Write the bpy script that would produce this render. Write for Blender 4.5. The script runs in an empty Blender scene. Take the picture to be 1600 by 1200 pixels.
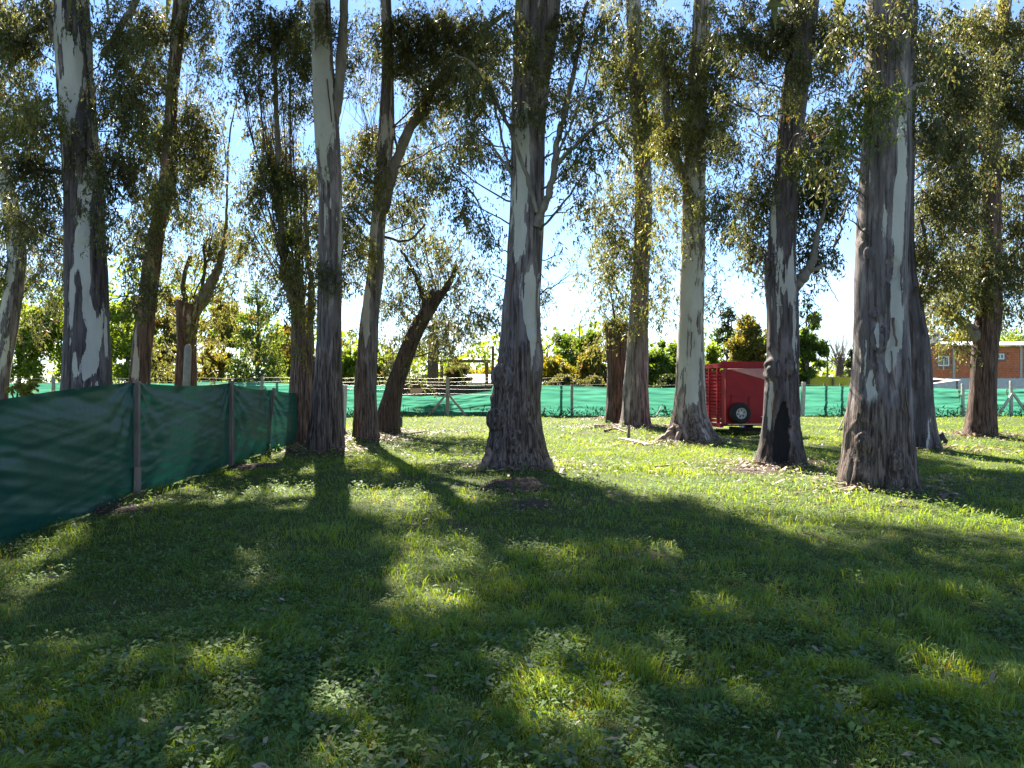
import bpy, math, random
import numpy as np
from mathutils import Vector

SC = bpy.context.scene
COL = SC.collection
F = 1155.0          # focal length in pixels of the 1600 px wide photograph
EYE = 1.6
rng = np.random.default_rng(7)
random.seed(7)

# ------------------------------------------------------------------ camera, sky, sun, exposure
cam = bpy.data.cameras.new('camera')
cam_o = bpy.data.objects.new('camera', cam)
COL.objects.link(cam_o)
cam.sensor_width = 36.0
cam.lens = F / 1600 * 36.0
cam.clip_start, cam.clip_end = 0.05, 3000
cam_o.location = (0, 0, EYE)
cam_o.rotation_euler = (math.radians(90), 0, 0)
SC.camera = cam_o

SUN_EL, SUN_AZ = math.radians(42), math.radians(-14.1)
SUN = np.array([math.sin(SUN_AZ) * math.cos(SUN_EL), math.cos(SUN_AZ) * math.cos(SUN_EL), math.sin(SUN_EL)])
world = bpy.data.worlds.new('World')
SC.world = world
world.use_nodes = True
wn, wl = world.node_tree.nodes, world.node_tree.links
bg = wn['Background']
sky = wn.new('ShaderNodeTexSky')
sky.sky_type = 'NISHITA'
sky.sun_disc = False
sky.sun_elevation = SUN_EL
sky.sun_rotation = SUN_AZ
sky.altitude = 0
sky.air_density = 0.85
sky.dust_density = 0.0
sky.ozone_density = 4.5
bg.inputs[1].default_value = 0.05
# thin wispy clouds, low in the sky
tc = wn.new('ShaderNodeTexCoord')
mp = wn.new('ShaderNodeMapping'); mp.inputs['Scale'].default_value = (1.6, 1.6, 7.0)
nz = wn.new('ShaderNodeTexNoise'); nz.inputs['Scale'].default_value = 2.2; nz.inputs['Detail'].default_value = 7; nz.inputs['Roughness'].default_value = .6
rp = wn.new('ShaderNodeValToRGB'); rp.color_ramp.elements[0].position = .50; rp.color_ramp.elements[1].position = .78
rp.color_ramp.elements[1].color = (.55, .55, .55, 1)
mx = wn.new('ShaderNodeMixRGB'); mx.inputs[2].default_value = (4.0, 4.6, 5.2, 1)
wl.new(tc.outputs['Generated'], mp.inputs[0]); wl.new(mp.outputs[0], nz.inputs['Vector'])
wl.new(nz.outputs['Fac'], rp.inputs[0]); wl.new(rp.outputs[0], mx.inputs[0])
wl.new(sky.outputs[0], mx.inputs[1]); wl.new(mx.outputs[0], bg.inputs[0])

sl = bpy.data.lights.new('sun', 'SUN')
sl.energy = 5.0
sl.angle = math.radians(0.53)
sl.color = (1.0, 0.93, 0.80)
so = bpy.data.objects.new('sun', sl)
COL.objects.link(so)
so.rotation_euler = Vector(SUN).to_track_quat('Z', 'Y').to_euler()
so.location = (0, 0, 30)

SC.view_settings.view_transform = 'Standard'
SC.view_settings.look = 'None'
SC.view_settings.exposure = 2.5
SC.view_settings.gamma = 1.0
SC.view_settings.use_curve_mapping = False
SC.cycles.max_bounces = 8
SC.cycles.transmission_bounces = 6
SC.cycles.transparent_max_bounces = 8
SC.cycles.use_denoising = True

# ------------------------------------------------------------------ small helpers
def at(px, py, Y):
    return np.array([(px - 800) / F * Y, Y, EYE - (py - 600) / F * Y])

def depth(py):
    return EYE * F / (py - 600)

def hash3(ix, iy, iz, seed):
    h = (ix.astype(np.int64) * 374761393 + iy.astype(np.int64) * 668265263 + iz.astype(np.int64) * 1440662683 + seed * 974711) & 0xffffffff
    h = ((h ^ (h >> 13)) * 1274126177) & 0xffffffff
    h = ((h ^ (h >> 16)) * 2246822519) & 0xffffffff
    return ((h ^ (h >> 15)) & 0xffffff) / float(0xffffff)

def vnoise(p, seed=0):
    p = np.asarray(p, float)
    i = np.floor(p).astype(np.int64)
    f = p - i
    f = f * f * (3 - 2 * f)
    out = 0
    for dx in (0, 1):
        wx = f[:, 0] if dx else 1 - f[:, 0]
        for dy in (0, 1):
            wy = f[:, 1] if dy else 1 - f[:, 1]
            for dz in (0, 1):
                wz = f[:, 2] if dz else 1 - f[:, 2]
                out = out + wx * wy * wz * hash3(i[:, 0] + dx, i[:, 1] + dy, i[:, 2] + dz, seed)
    return out

def fbm(p, seed=0, oct=3, gain=.5):
    a, s, t = 1.0, 0.0, 0.0
    p = np.asarray(p, float)
    for k in range(oct):
        s = s + a * vnoise(p * (2.03 ** k) + 17.3 * k, seed + k)
        t += a
        a *= gain
    return s / t

def sstep(a, b, x):
    t = np.clip((x - a) / (b - a), 0, 1)
    return t * t * (3 - 2 * t)

def tag(o, label=None, cat=None, group=None, kind=None):
    if label: o['label'] = label
    if cat: o['category'] = cat
    if group: o['group'] = group
    if kind: o['kind'] = kind
    return o

def empty(name, loc, rz=0.0, parent=None):
    o = bpy.data.objects.new(name, None)
    o.empty_display_size = .2
    COL.objects.link(o)
    o.location = tuple(loc)
    o.rotation_euler = (0, 0, rz)
    if parent: o.parent = parent
    return o

def link(name, me, mat, parent=None, world_coords=False):
    o = bpy.data.objects.new(name, me)
    if mat is not None and not me.materials: me.materials.append(mat)
    COL.objects.link(o)
    if parent is not None:
        o.parent = parent
        if world_coords:
            o.matrix_parent_inverse = parent_world(parent).inverted()
    return o

def parent_world(o):
    from mathutils import Matrix
    m = Matrix.LocRotScale(o.location, o.rotation_euler, o.scale)
    if o.parent is not None:
        m = parent_world(o.parent) @ o.matrix_parent_inverse @ m
    return m

def fast_mesh(name, v, faces, n, smooth=False, col=None):
    """v (N,3); faces (M,n) all with n corners"""
    me = bpy.data.meshes.new(name)
    v = np.ascontiguousarray(v, dtype=np.float32)
    faces = np.ascontiguousarray(faces, dtype=np.int32)
    me.vertices.add(len(v)); me.vertices.foreach_set('co', v.ravel())
    me.loops.add(faces.size); me.loops.foreach_set('vertex_index', faces.ravel())
    me.polygons.add(len(faces))
    me.polygons.foreach_set('loop_start', np.arange(0, faces.size, n, dtype=np.int32))
    me.polygons.foreach_set('loop_total', np.full(len(faces), n, dtype=np.int32))
    if smooth: me.polygons.foreach_set('use_smooth', np.ones(len(faces), dtype=bool))
    me.update(calc_edges=True)
    if col is not None:
        ca = me.color_attributes.new('tint', 'FLOAT_COLOR', 'POINT')
        c = np.ones((len(v), 4), dtype=np.float32)
        c[:, :col.shape[1]] = col
        ca.data.foreach_set('color', c.ravel())
    return me

class MB:
    """collects boxes, prisms, tubes; builds ONE mesh"""
    def __init__(s): s.v = []; s.f = []
    def add(s, vs, fs):
        b = len(s.v)
        s.v += [tuple(map(float, q)) for q in vs]
        s.f += [tuple(i + b for i in q) for q in fs]
        return s
    def box(s, x0, x1, y0, y1, z0, z1):
        return s.add([(x0, y0, z0), (x1, y0, z0), (x1, y1, z0), (x0, y1, z0), (x0, y0, z1), (x1, y0, z1), (x1, y1, z1), (x0, y1, z1)],
                     [(0, 3, 2, 1), (4, 5, 6, 7), (0, 1, 5, 4), (1, 2, 6, 5), (2, 3, 7, 6), (3, 0, 4, 7)])
    def bar(s, a, b, w, h=None):
        """square bar from a to b"""
        h = h or w
        a, b = Vector(a), Vector(b)
        d = (b - a).normalized()
        u = d.cross(Vector((0, 0, 1)))
        if u.length < 1e-4: u = Vector((1, 0, 0))
        u.normalize(); n = u.cross(d).normalized()
        vs = [c + u * (sx * w / 2) + n * (sy * h / 2) for c in (a, b) for sx, sy in ((-1, -1), (1, -1), (1, 1), (-1, 1))]
        return s.add(vs, [(0, 1, 2, 3), (7, 6, 5, 4), (0, 4, 5, 1), (1, 5, 6, 2), (2, 6, 7, 3), (3, 7, 4, 0)])
    def tube(s, pts, rad, n=6, cap=True):
        pts = np.asarray(pts, float); rad = np.broadcast_to(np.asarray(rad, float), (len(pts),))
        v, q = tube_arrays(pts, rad, n)
        b = len(s.v); s.add(v, q.tolist())
        if cap:
            s.f.append(tuple(b + i for i in range(n - 1, -1, -1)))
            s.f.append(tuple(b + (len(pts) - 1) * n + i for i in range(n)))
        return s
    def lathe(s, prof, n=20, origin=(0, 0, 0), axis='z'):
        vs = []
        for r, h in prof:
            for k in range(n):
                a = 2 * math.pi * k / n
                p = (r * math.cos(a), r * math.sin(a), h)
                if axis == 'y': p = (p[0], h, p[1])
                vs.append((p[0] + origin[0], p[1] + origin[1], p[2] + origin[2]))
        fs = [(i * n + k, i * n + (k + 1) % n, (i + 1) * n + (k + 1) % n, (i + 1) * n + k) for i in range(len(prof) - 1) for k in range(n)]
        return s.add(vs, fs)
    def build(s, name, mat, parent=None, smooth=False, bevel=0):
        me = bpy.data.meshes.new(name)
        me.from_pydata(s.v, [], s.f)
        if smooth:
            me.polygons.foreach_set('use_smooth', np.ones(len(me.polygons), dtype=bool))
        me.update()
        o = link(name, me, mat, parent)
        if bevel:
            m = o.modifiers.new('bevel', 'BEVEL'); m.width = bevel; m.segments = 1; m.limit_method = 'ANGLE'
        return o

def tube_arrays(pts, rad, n):
    d = np.gradient(pts, axis=0)
    d /= np.linalg.norm(d, axis=1)[:, None] + 1e-9
    ref = np.array([0.31, 0.95, 0.05])
    u = np.cross(d, ref); u /= np.linalg.norm(u, axis=1)[:, None] + 1e-9
    w = np.cross(d, u)
    a = np.arange(n) * 2 * math.pi / n
    v = pts[:, None] + rad[:, None, None] * (u[:, None] * np.cos(a)[None, :, None] + w[:, None] * np.sin(a)[None, :, None])
    v = v.reshape(-1, 3)
    i = np.arange(len(pts) - 1)[:, None] * n
    k = np.arange(n)[None]
    k2 = (k + 1) % n
    q = np.stack([i + k, i + n + k, i + n + k2, i + k2], -1).reshape(-1, 4)
    return v, q

class Tubes:
    def __init__(s): s.v = []; s.q = []; s.c = 0
    def add(s, pts, rad, n=5):
        v, q = tube_arrays(np.asarray(pts, float), np.asarray(rad, float), n)
        s.v.append(v); s.q.append(q + s.c); s.c += len(v)
    def mesh(s, name):
        return fast_mesh(name, np.concatenate(s.v), np.concatenate(s.q), 4, smooth=True)

def bez(a, b, c, n):
    t = np.linspace(0, 1, n)[:, None]
    return (1 - t) ** 2 * a + 2 * t * (1 - t) * b + t * t * c

# ------------------------------------------------------------------ materials
def new_mat(name):
    m = bpy.data.materials.new(name); m.use_nodes = True
    nt = m.node_tree
    return m, nt.nodes, nt.links, nt.nodes['Principled BSDF']

def noisy_mat(name, c1, c2, scale=8, rough=.8, bump=.3, stretch=(1, 1, 1), spec=.3, detail=5, metallic=0, bdist=.01):
    m, n, l, p = new_mat(name)
    t = n.new('ShaderNodeTexCoord'); mp = n.new('ShaderNodeMapping'); mp.inputs['Scale'].default_value = stretch
    z = n.new('ShaderNodeTexNoise'); z.inputs['Scale'].default_value = scale; z.inputs['Detail'].default_value = detail; z.inputs['Roughness'].default_value = .65
    r = n.new('ShaderNodeValToRGB'); r.color_ramp.elements[0].position = .32; r.color_ramp.elements[1].position = .68
    r.color_ramp.elements[0].color = (*c1, 1); r.color_ramp.elements[1].color = (*c2, 1)
    l.new(t.outputs['Object'], mp.inputs[0]); l.new(mp.outputs[0], z.inputs['Vector']); l.new(z.outputs['Fac'], r.inputs[0])
    l.new(r.outputs[0], p.inputs['Base Color'])
    p.inputs['Roughness'].default_value = rough; p.inputs['Specular IOR Level'].default_value = spec; p.inputs['Metallic'].default_value = metallic
    if bump:
        b = n.new('ShaderNodeBump'); b.inputs['Strength'].default_value = bump; b.inputs['Distance'].default_value = bdist
        l.new(z.outputs['Fac'], b.inputs['Height']); l.new(b.outputs[0], p.inputs['Normal'])
    return m

def leaf_mat(name, trans=.4, rough=.42, spec=.45, tmul=(1.25, 1.3, .55)):
    """albedo from the per-leaf 'tint' attribute, light passing through the blade"""
    m, n, l, p = new_mat(name)
    a = n.new('ShaderNodeAttribute'); a.attribute_name = 'tint'
    l.new(a.outputs['Color'], p.inputs['Base Color'])
    p.inputs['Roughness'].default_value = rough; p.inputs['Specular IOR Level'].default_value = spec
    tr = n.new('ShaderNodeBsdfTranslucent')
    mm = n.new('ShaderNodeMixRGB'); mm.blend_type = 'MULTIPLY'; mm.inputs[0].default_value = 1; mm.inputs[2].default_value = (*tmul, 1)
    l.new(a.outputs['Color'], mm.inputs[1]); l.new(mm.outputs[0], tr.inputs[0])
    mix = n.new('ShaderNodeMixShader'); mix.inputs[0].default_value = trans
    l.new(p.outputs[0], mix.inputs[1]); l.new(tr.outputs[0], mix.inputs[2]); l.new(mix.outputs[0], n['Material Output'].inputs[0])
    return m

def bark_mat(name, pale, dark, rough, crev=(.03, .02, .018)):
    """R of 'tint' = smooth pale patch, G = fibrous old bark, B = burn scar"""
    m, n, l, p = new_mat(name)
    a = n.new('ShaderNodeAttribute'); a.attribute_name = 'tint'
    s = n.new('ShaderNodeSeparateColor'); l.new(a.outputs['Color'], s.inputs[0])
    t = n.new('ShaderNodeTexCoord')
    def noise(scale, st, detail=5):
        mp = n.new('ShaderNodeMapping'); mp.inputs['Scale'].default_value = st
        z = n.new('ShaderNodeTexNoise'); z.inputs['Scale'].default_value = scale; z.inputs['Detail'].default_value = detail; z.inputs['Roughness'].default_value = .65
        l.new(t.outputs['Object'], mp.inputs[0]); l.new(mp.outputs[0], z.inputs['Vector'])
        return z.outputs['Fac']
    def ramp(f, p0, c0, p1, c1):
        r = n.new('ShaderNodeValToRGB'); r.color_ramp.elements[0].position = p0; r.color_ramp.elements[1].position = p1
        r.color_ramp.elements[0].color = (*c0, 1); r.color_ramp.elements[1].color = (*c1, 1); l.new(f, r.inputs[0]); return r.outputs[0]
    def mixc(f, c1, c2):
        x = n.new('ShaderNodeMixRGB'); l.new(f, x.inputs[0]); l.new(c1, x.inputs[1]); l.new(c2, x.inputs[2]); return x.outputs[0]
    big = noise(1.3, (1, 1, .35), 4)
    fine = noise(9, (1, 1, .14), 6)
    fib = noise(26, (1, 1, .06), 4)
    sp = noise(40, (1, 1, .6), 3)
    cp = ramp(big, .3, [c * .72 for c in pale], .7, [min(1, c * 1.1) for c in pale])
    cp = mixc(ramp(sp, .60, (0, 0, 0), .75, (.45, .45, .45)), cp, ramp(fine, 0, [c * .45 for c in pale], 1, [c * .6 for c in pale]))
    cd = ramp(fine, .3, [c * .6 for c in dark], .75, [c * 1.35 for c in dark])
    cd2 = ramp(fine, .3, [c * 1.5 for c in dark], .75, [dark[0] * 2.7, dark[1] * 2.75, dark[2] * 2.6])
    blot = noise(4.2, (1, 1, .22), 5)
    cd = mixc(ramp(blot, .50, (0, 0, 0), .62, (.85, .85, .85)), cd, cd2)
    cr = ramp(fib, .36, crev, .68, rough)
    cr = mixc(ramp(fine, .62, (0, 0, 0), .85, (.55, .55, .55)), cr, ramp(big, 0, [c * 1.35 for c in rough], 1, [c * 1.6 for c in rough]))
    e1 = noise(22, (1, 1, .13), 5); e2 = noise(70, (1, 1, .35), 3)
    def madd(a_, k, b_):
        q = n.new('ShaderNodeMath'); q.operation = 'MULTIPLY_ADD'; l.new(a_, q.inputs[0]); q.inputs[1].default_value = k
        if isinstance(b_, float): q.inputs[2].default_value = b_
        else: l.new(b_, q.inputs[2])
        return q.outputs[0]
    edge = madd(e2, .13, madd(e1, .36, madd(s.outputs[0], 1.0, -.245)))
    pale_f = ramp(edge, .535, (0, 0, 0), .552, (1, 1, 1))
    rgh = ramp(madd(e1, .8, madd(s.outputs[1], 1.0, -.4)), .38, (0, 0, 0), .62, (1, 1, 1))
    fis = ramp(noise(15, (1, 1, .05), 6), .40, (.38, .34, .33), .50, (1, 1, 1))
    def mul(a_, b_):
        x = n.new('ShaderNodeMixRGB'); x.blend_type = 'MULTIPLY'; x.inputs[0].default_value = 1; l.new(a_, x.inputs[1]); l.new(b_, x.inputs[2]); return x.outputs[0]
    c = mixc(rgh, mixc(pale_f, mul(cd, fis), cp), mul(cr, fis))
    bl = n.new('ShaderNodeRGB'); bl.outputs[0].default_value = (.011, .010, .011, 1)
    scf = ramp(madd(e2, .4, madd(e1, 1.3, madd(s.outputs[2], 1.0, -.85))), .42, (0, 0, 0), .58, (1, 1, 1))
    c = mixc(scf, c, bl.outputs[0])
    l.new(c, p.inputs['Base Color'])
    p.inputs['Roughness'].default_value = .78; p.inputs['Specular IOR Level'].default_value = .22
    ad = n.new('ShaderNodeMath'); ad.operation = 'MULTIPLY'
    l.new(fib, ad.inputs[0]); l.new(s.outputs[1], ad.inputs[1])
    ad2 = n.new('ShaderNodeMath'); ad2.operation = 'MULTIPLY_ADD'; ad2.inputs[1].default_value = .35
    l.new(fine, ad2.inputs[0]); l.new(ad.outputs[0], ad2.inputs[2])
    b = n.new('ShaderNodeBump'); b.inputs['Strength'].default_value = .9; b.inputs['Distance'].default_value = .045
    l.new(ad2.outputs[0], b.inputs['Height']); l.new(b.outputs[0], p.inputs['Normal'])
    return m

M = {}
M['leaf'] = leaf_mat('eucalyptus_leaf', trans=.5, rough=.42, spec=.4, tmul=(1.45, 1.38, .72))
M['broadleaf'] = leaf_mat('broad_leaf', trans=.5, rough=.55, spec=.3, tmul=(1.9, 1.7, .45))
M['grass'] = leaf_mat('grass_blade', trans=.44, rough=.5, spec=.3, tmul=(1.95, 1.72, .2))
M['weed'] = leaf_mat('weed_leaf', trans=.4, rough=.6, spec=.18, tmul=(1.5, 1.4, .35))
M['litter'] = leaf_mat('dry_leaf', trans=.15, rough=.6, spec=.3, tmul=(1, .9, .7))
M['bark'] = bark_mat('eucalyptus_bark', (.48, .435, .38), (.145, .115, .112), (.25, .18, .148))
M['bark_red'] = bark_mat('red_brown_bark', (.44, .36, .29), (.125, .073, .055), (.205, .115, .083))
M['bark_grey'] = bark_mat('pale_grey_bark', (.51, .465, .41), (.20, .16, .14), (.26, .18, .142))
M['bark_dark'] = bark_mat('dark_old_bark', (.36, .32, .29), (.07, .05, .046), (.11, .075, .06))
M['bark_plum'] = bark_mat('plum_grey_bark', (.46, .42, .38), (.085, .066, .068), (.165, .122, .102))
M['twig'] = noisy_mat('twig_bark', (.05, .038, .03), (.14, .11, .085), 12, .8, .2)
M['limb'] = noisy_mat('limb_bark', (.12, .095, .078), (.26, .22, .18), 7, .75, .3, (1, 1, .3))
M['plank'] = noisy_mat('weathered_plank', (.42, .36, .27), (.66, .58, .45), 10, .8, .3, (.15, 1, 1))
M['wood_post'] = noisy_mat('weathered_post', (.10, .075, .06), (.24, .19, .155), 14, .85, .5, (1, 1, .12))
M['timber'] = noisy_mat('brown_timber', (.10, .06, .025), (.20, .125, .05), 9, .8, .3)
M['concrete'] = noisy_mat('concrete', (.34, .31, .27), (.52, .48, .42), 9, .9, .3)
M['concrete_dark'] = noisy_mat('old_concrete', (.20, .18, .15), (.34, .30, .26), 9, .9, .3)
M['soil'] = noisy_mat('bare_soil', (.030, .018, .014), (.085, .054, .042), 18, .95, .8, bdist=.03)
M['root'] = noisy_mat('root_wood', (.16, .10, .08), (.34, .23, .18), 9, .8, .6, bdist=.03)

# ------------------------------------------------------------------ ground
TREE_BASES = []   # (x, y, r) filled below, used for mounds, litter and thin grass
def base_of(px, py):
    Y = depth(py)
    return ((px - 800) / F * Y, Y)

BASES = {'A': (135, 728), 'B': (-8, 690), 'C': (214, 688), 'D': (291, 682), 'Fp': (470, 694), 'G': (508, 706), 'H': (570, 690), 'I': (605, 678),
         'J': (806, 733), 'K': (963, 655), 'L': (993, 668), 'M': (1078, 690), 'N': (1218, 731), 'O': (1372, 767), 'P': (1440, 704), 'Q': (1534, 684)}
for k, (px, py) in BASES.items():
    x, y = base_of(px, py)
    TREE_BASES.append((x, y))

def ground_z(x, y):
    x = np.asarray(x, float); y = np.asarray(y, float)
    p = np.stack([x, y, x * 0], -1).reshape(-1, 3)
    z = (fbm(p * .35, 5, 3) - .5) * .16 + (fbm(p * 1.7, 9, 3) - .5) * .07
    z = z.reshape(x.shape)
    for bx, by in TREE_BASES:
        d2 = (x - bx) ** 2 + (y - by) ** 2
        z = z + .07 * np.exp(-d2 / (1.1 ** 2))
    z *= sstep(400, 60, np.hypot(x, y))
    return z

def build_ground():
    ys = np.concatenate([[-400, -150, -60, -25, -10, -4, -1], np.linspace(0, 16, 90), np.linspace(16.3, 45, 90), np.linspace(46, 90, 30), [110, 150, 220, 350, 600, 1000, 1600]])
    xs = np.concatenate([[-1600, -800, -400, -200, -120, -80, -55], np.linspace(-40, -14, 26), np.linspace(-13.8, 13.8, 120), np.linspace(14, 40, 26), [55, 80, 120, 200, 400, 800, 1600]])
    X, Yg = np.meshgrid(xs, ys)
    Z = ground_z(X, Yg)
    v = np.stack([X, Yg, Z], -1).reshape(-1, 3)
    nx, ny = len(xs), len(ys)
    i = (np.arange(ny - 1)[:, None] * nx + np.arange(nx - 1)[None]).ravel()
    q = np.stack([i, i + 1, i + nx + 1, i + nx], -1)
    me = fast_mesh('ground', v, q, 4, smooth=True)
    m, n, l, p = new_mat('lawn_ground')
    t = n.new('ShaderNodeTexCoord')
    a = n.new('ShaderNodeTexNoise'); a.inputs['Scale'].default_value = .8; a.inputs['Detail'].default_value = 6
    b = n.new('ShaderNodeTexNoise'); b.inputs['Scale'].default_value = 14; b.inputs['Detail'].default_value = 6; b.inputs['Roughness'].default_value = .7
    r = n.new('ShaderNodeValToRGB'); r.color_ramp.elements[0].position = .35; r.color_ramp.elements[1].position = .65
    r.color_ramp.elements[0].color = (.045, .065, .02, 1); r.color_ramp.elements[1].color = (.07, .09, .024, 1)
    r2 = n.new('ShaderNodeValToRGB'); r2.color_ramp.elements[0].position = .56; r2.color_ramp.elements[1].position = .74
    mxx = n.new('ShaderNodeMixRGB'); mxx.inputs[2].default_value = (.10, .075, .05, 1)
    l.new(t.outputs['Object'], a.inputs['Vector']); l.new(t.outputs['Object'], b.inputs['Vector'])
    l.new(b.outputs['Fac'], r.inputs[0]); l.new(r.outputs[0], mxx.inputs[1]); l.new(a.outputs['Fac'], r2.inputs[0]); l.new(r2.outputs[0], mxx.inputs[0])
    l.new(mxx.outputs[0], p.inputs['Base Color']); p.inputs['Roughness'].default_value = .95; p.inputs['Specular IOR Level'].default_value = .1
    bm = n.new('ShaderNodeBump'); bm.inputs['Strength'].default_value = .8; bm.inputs['Distance'].default_value = .04
    l.new(b.outputs['Fac'], bm.inputs['Height']); l.new(bm.outputs[0], p.inputs['Normal'])
    o = link('ground', me, m)
    tag(o, kind='structure')
build_ground()

# ------------------------------------------------------------------ eucalyptus trees
# one leaf = a folded diamond; a sprig = a drooping twig of narrow leaves
def make_sprig(r, n_leaf=15, L=.38, leaf=.088, wid=.027, droop=.8):
    t = np.sort(r.random(n_leaf)) * .95 + .05
    ang = r.random() * 6.28
    out = np.array([math.cos(ang), math.sin(ang), 0]) * L * .6
    pos = t[:, None] * out[None] + np.stack([t * 0, t * 0, -droop * L * t ** 1.3], -1) + r.normal(0, .025, (n_leaf, 3))
    az = r.random(n_leaf) * 6.28
    el = r.normal(-.8, .5, n_leaf)
    d = np.stack([np.cos(az) * np.cos(el), np.sin(az) * np.cos(el), np.sin(el)], -1)
    ll = leaf * r.uniform(.65, 1.3, n_leaf)
    side = np.cross(d, r.normal(0, 1, (n_leaf, 3))); side /= np.linalg.norm(side, axis=1)[:, None]
    up = np.cross(side, d)
    w = wid * r.uniform(.7, 1.3, n_leaf)
    b = pos; tip = pos + d * ll[:, None] + np.array([0, 0, -.12])[None] * ll[:, None]
    mid = pos + d * ll[:, None] * .42 + up * (w * .35)[:, None]
    v = np.stack([b, mid + side * w[:, None] * .5, tip, mid - side * w[:, None] * .5], 1)
    return v      # (n_leaf,4,3)

SPRIGS = [make_sprig(np.random.default_rng(100 + i)) for i in range(14)]
SPRAYS = [make_sprig(np.random.default_rng(300 + i), 9, .8, .34, .085, .6) for i in range(8)]

def place_sprigs(P, S, lib, r, tint, tvar=.3):
    """P (n,3) positions, S (n,) sizes -> verts, per-vert colours"""
    vs, cs = [], []
    idx = r.integers(0, len(lib), len(P))
    rot = r.random(len(P)) * 6.283
    tint = np.asarray(tint)
    for k in range(len(lib)):
        m = np.where(idx == k)[0]
        if not len(m): continue
        L = lib[k].reshape(-1, 3)
        c, s = np.cos(rot[m]), np.sin(rot[m])
        x = L[None, :, 0] * c[:, None] - L[None, :, 1] * s[:, None]
        y = L[None, :, 0] * s[:, None] + L[None, :, 1] * c[:, None]
        z = np.broadcast_to(L[None, :, 2], x.shape)
        v = np.stack([x, y, z], -1) * S[m][:, None, None] + P[m][:, None]
        nl = len(L) // 4
        g = r.random((len(m), 1))                # whole sprig lean: olive .. yellow green
        q = np.clip(g * .75 + r.normal(0, .22, (len(m), nl)), 0, 1)
        base = tint[0][None, None] * (1 - q[..., None]) + tint[1][None, None] * q[..., None]
        base = base * (1 + r.normal(0, .18, (len(m), nl)))[..., None].clip(.5, 1.6)
        dead = r.random((len(m), nl)) < .03
        base[dead] = (.16, .075, .035)
        vs.append(v.reshape(-1, 3)); cs.append(np.repeat(base.reshape(-1, 3), 4, axis=0))
    return np.concatenate(vs), np.concatenate(cs)

def warm(L, k=1.5):
    return [c * np.array([k * 1.12, k * 1.1, k * 1.05]) for c in L]
TINT = {'olive': [np.array([.046, .052, .028]), np.array([.105, .108, .042])],
        'dark': [np.array([.036, .042, .025]), np.array([.078, .082, .036])],
        'gold': [np.array([.062, .066, .026]), np.array([.140, .138, .044])],
        'green': [np.array([.040, .058, .018]), np.array([.110, .130, .030])]}

TINT = {k_: warm(v_) for k_, v_ in TINT.items()}
# sun-lit patches of the lawn: a point of foliage above the frame that would shade one is left out.
def lit_mask(gx, gy):
    """0 in shade, 1 where sun reaches the lawn (ground coordinates in metres)"""
    gy = np.maximum(gy, .5)
    px = 800 + gx / gy * F; py = 600 + EYE / gy * F
    p = np.stack([gx, gy, gx * 0], -1)
    wob = (fbm(p * 1.1, 31, 3) - .5)
    m = np.zeros(len(px))
    yb = np.interp(px, [-200, 860, 950, 1100, 1330, 1600, 1900], [742, 742, 768, 796, 826, 872, 930])
    yt = np.interp(px, [-200, 500, 1200, 1440, 1600, 1900], [560, 560, 560, 775, 812, 860])
    m = np.maximum(m, sstep(0, 14, yb + wob * 30 - py) * sstep(-4, 10, py - yt))
    m = np.maximum(m, ((px < 780) & (py < 800 + wob * 60)) * (wob > -.06))
    m = np.maximum(m, ((px > 1230) & (py < 692)) * 1.0)
    for cx, cy, rx, ry, s in ((655, 945, 112, 60, 1), (620, 800, 90, 30, .8), (700, 862, 150, 26, .8), (30, 940, 85, 62, .9), (1060, 868, 75, 20, .8), (400, 985, 40, 18, .6), (390, 1085, 75, 30, .75),
                              (1110, 1172, 190, 62, 1), (850, 1105, 80, 28, .6), (150, 1110, 110, 40, .5), (120, 845, 60, 14, .7), (1560, 735, 90, 7, .8),
                              (1500, 752, 80, 8, .8), (770, 905, 50, 18, .6)):
        d = ((px - cx) / rx) ** 2 + ((py - cy) / ry) ** 2 + wob * .9
        m = np.maximum(m, s * sstep(1.25, .8, d))
    return np.clip(m, 0, 1)

def shadow_xy(P):
    t = P[:, 2] / SUN[2]
    return P[:, 0] - SUN[0] * t, P[:, 1] - SUN[1] * t

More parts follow.
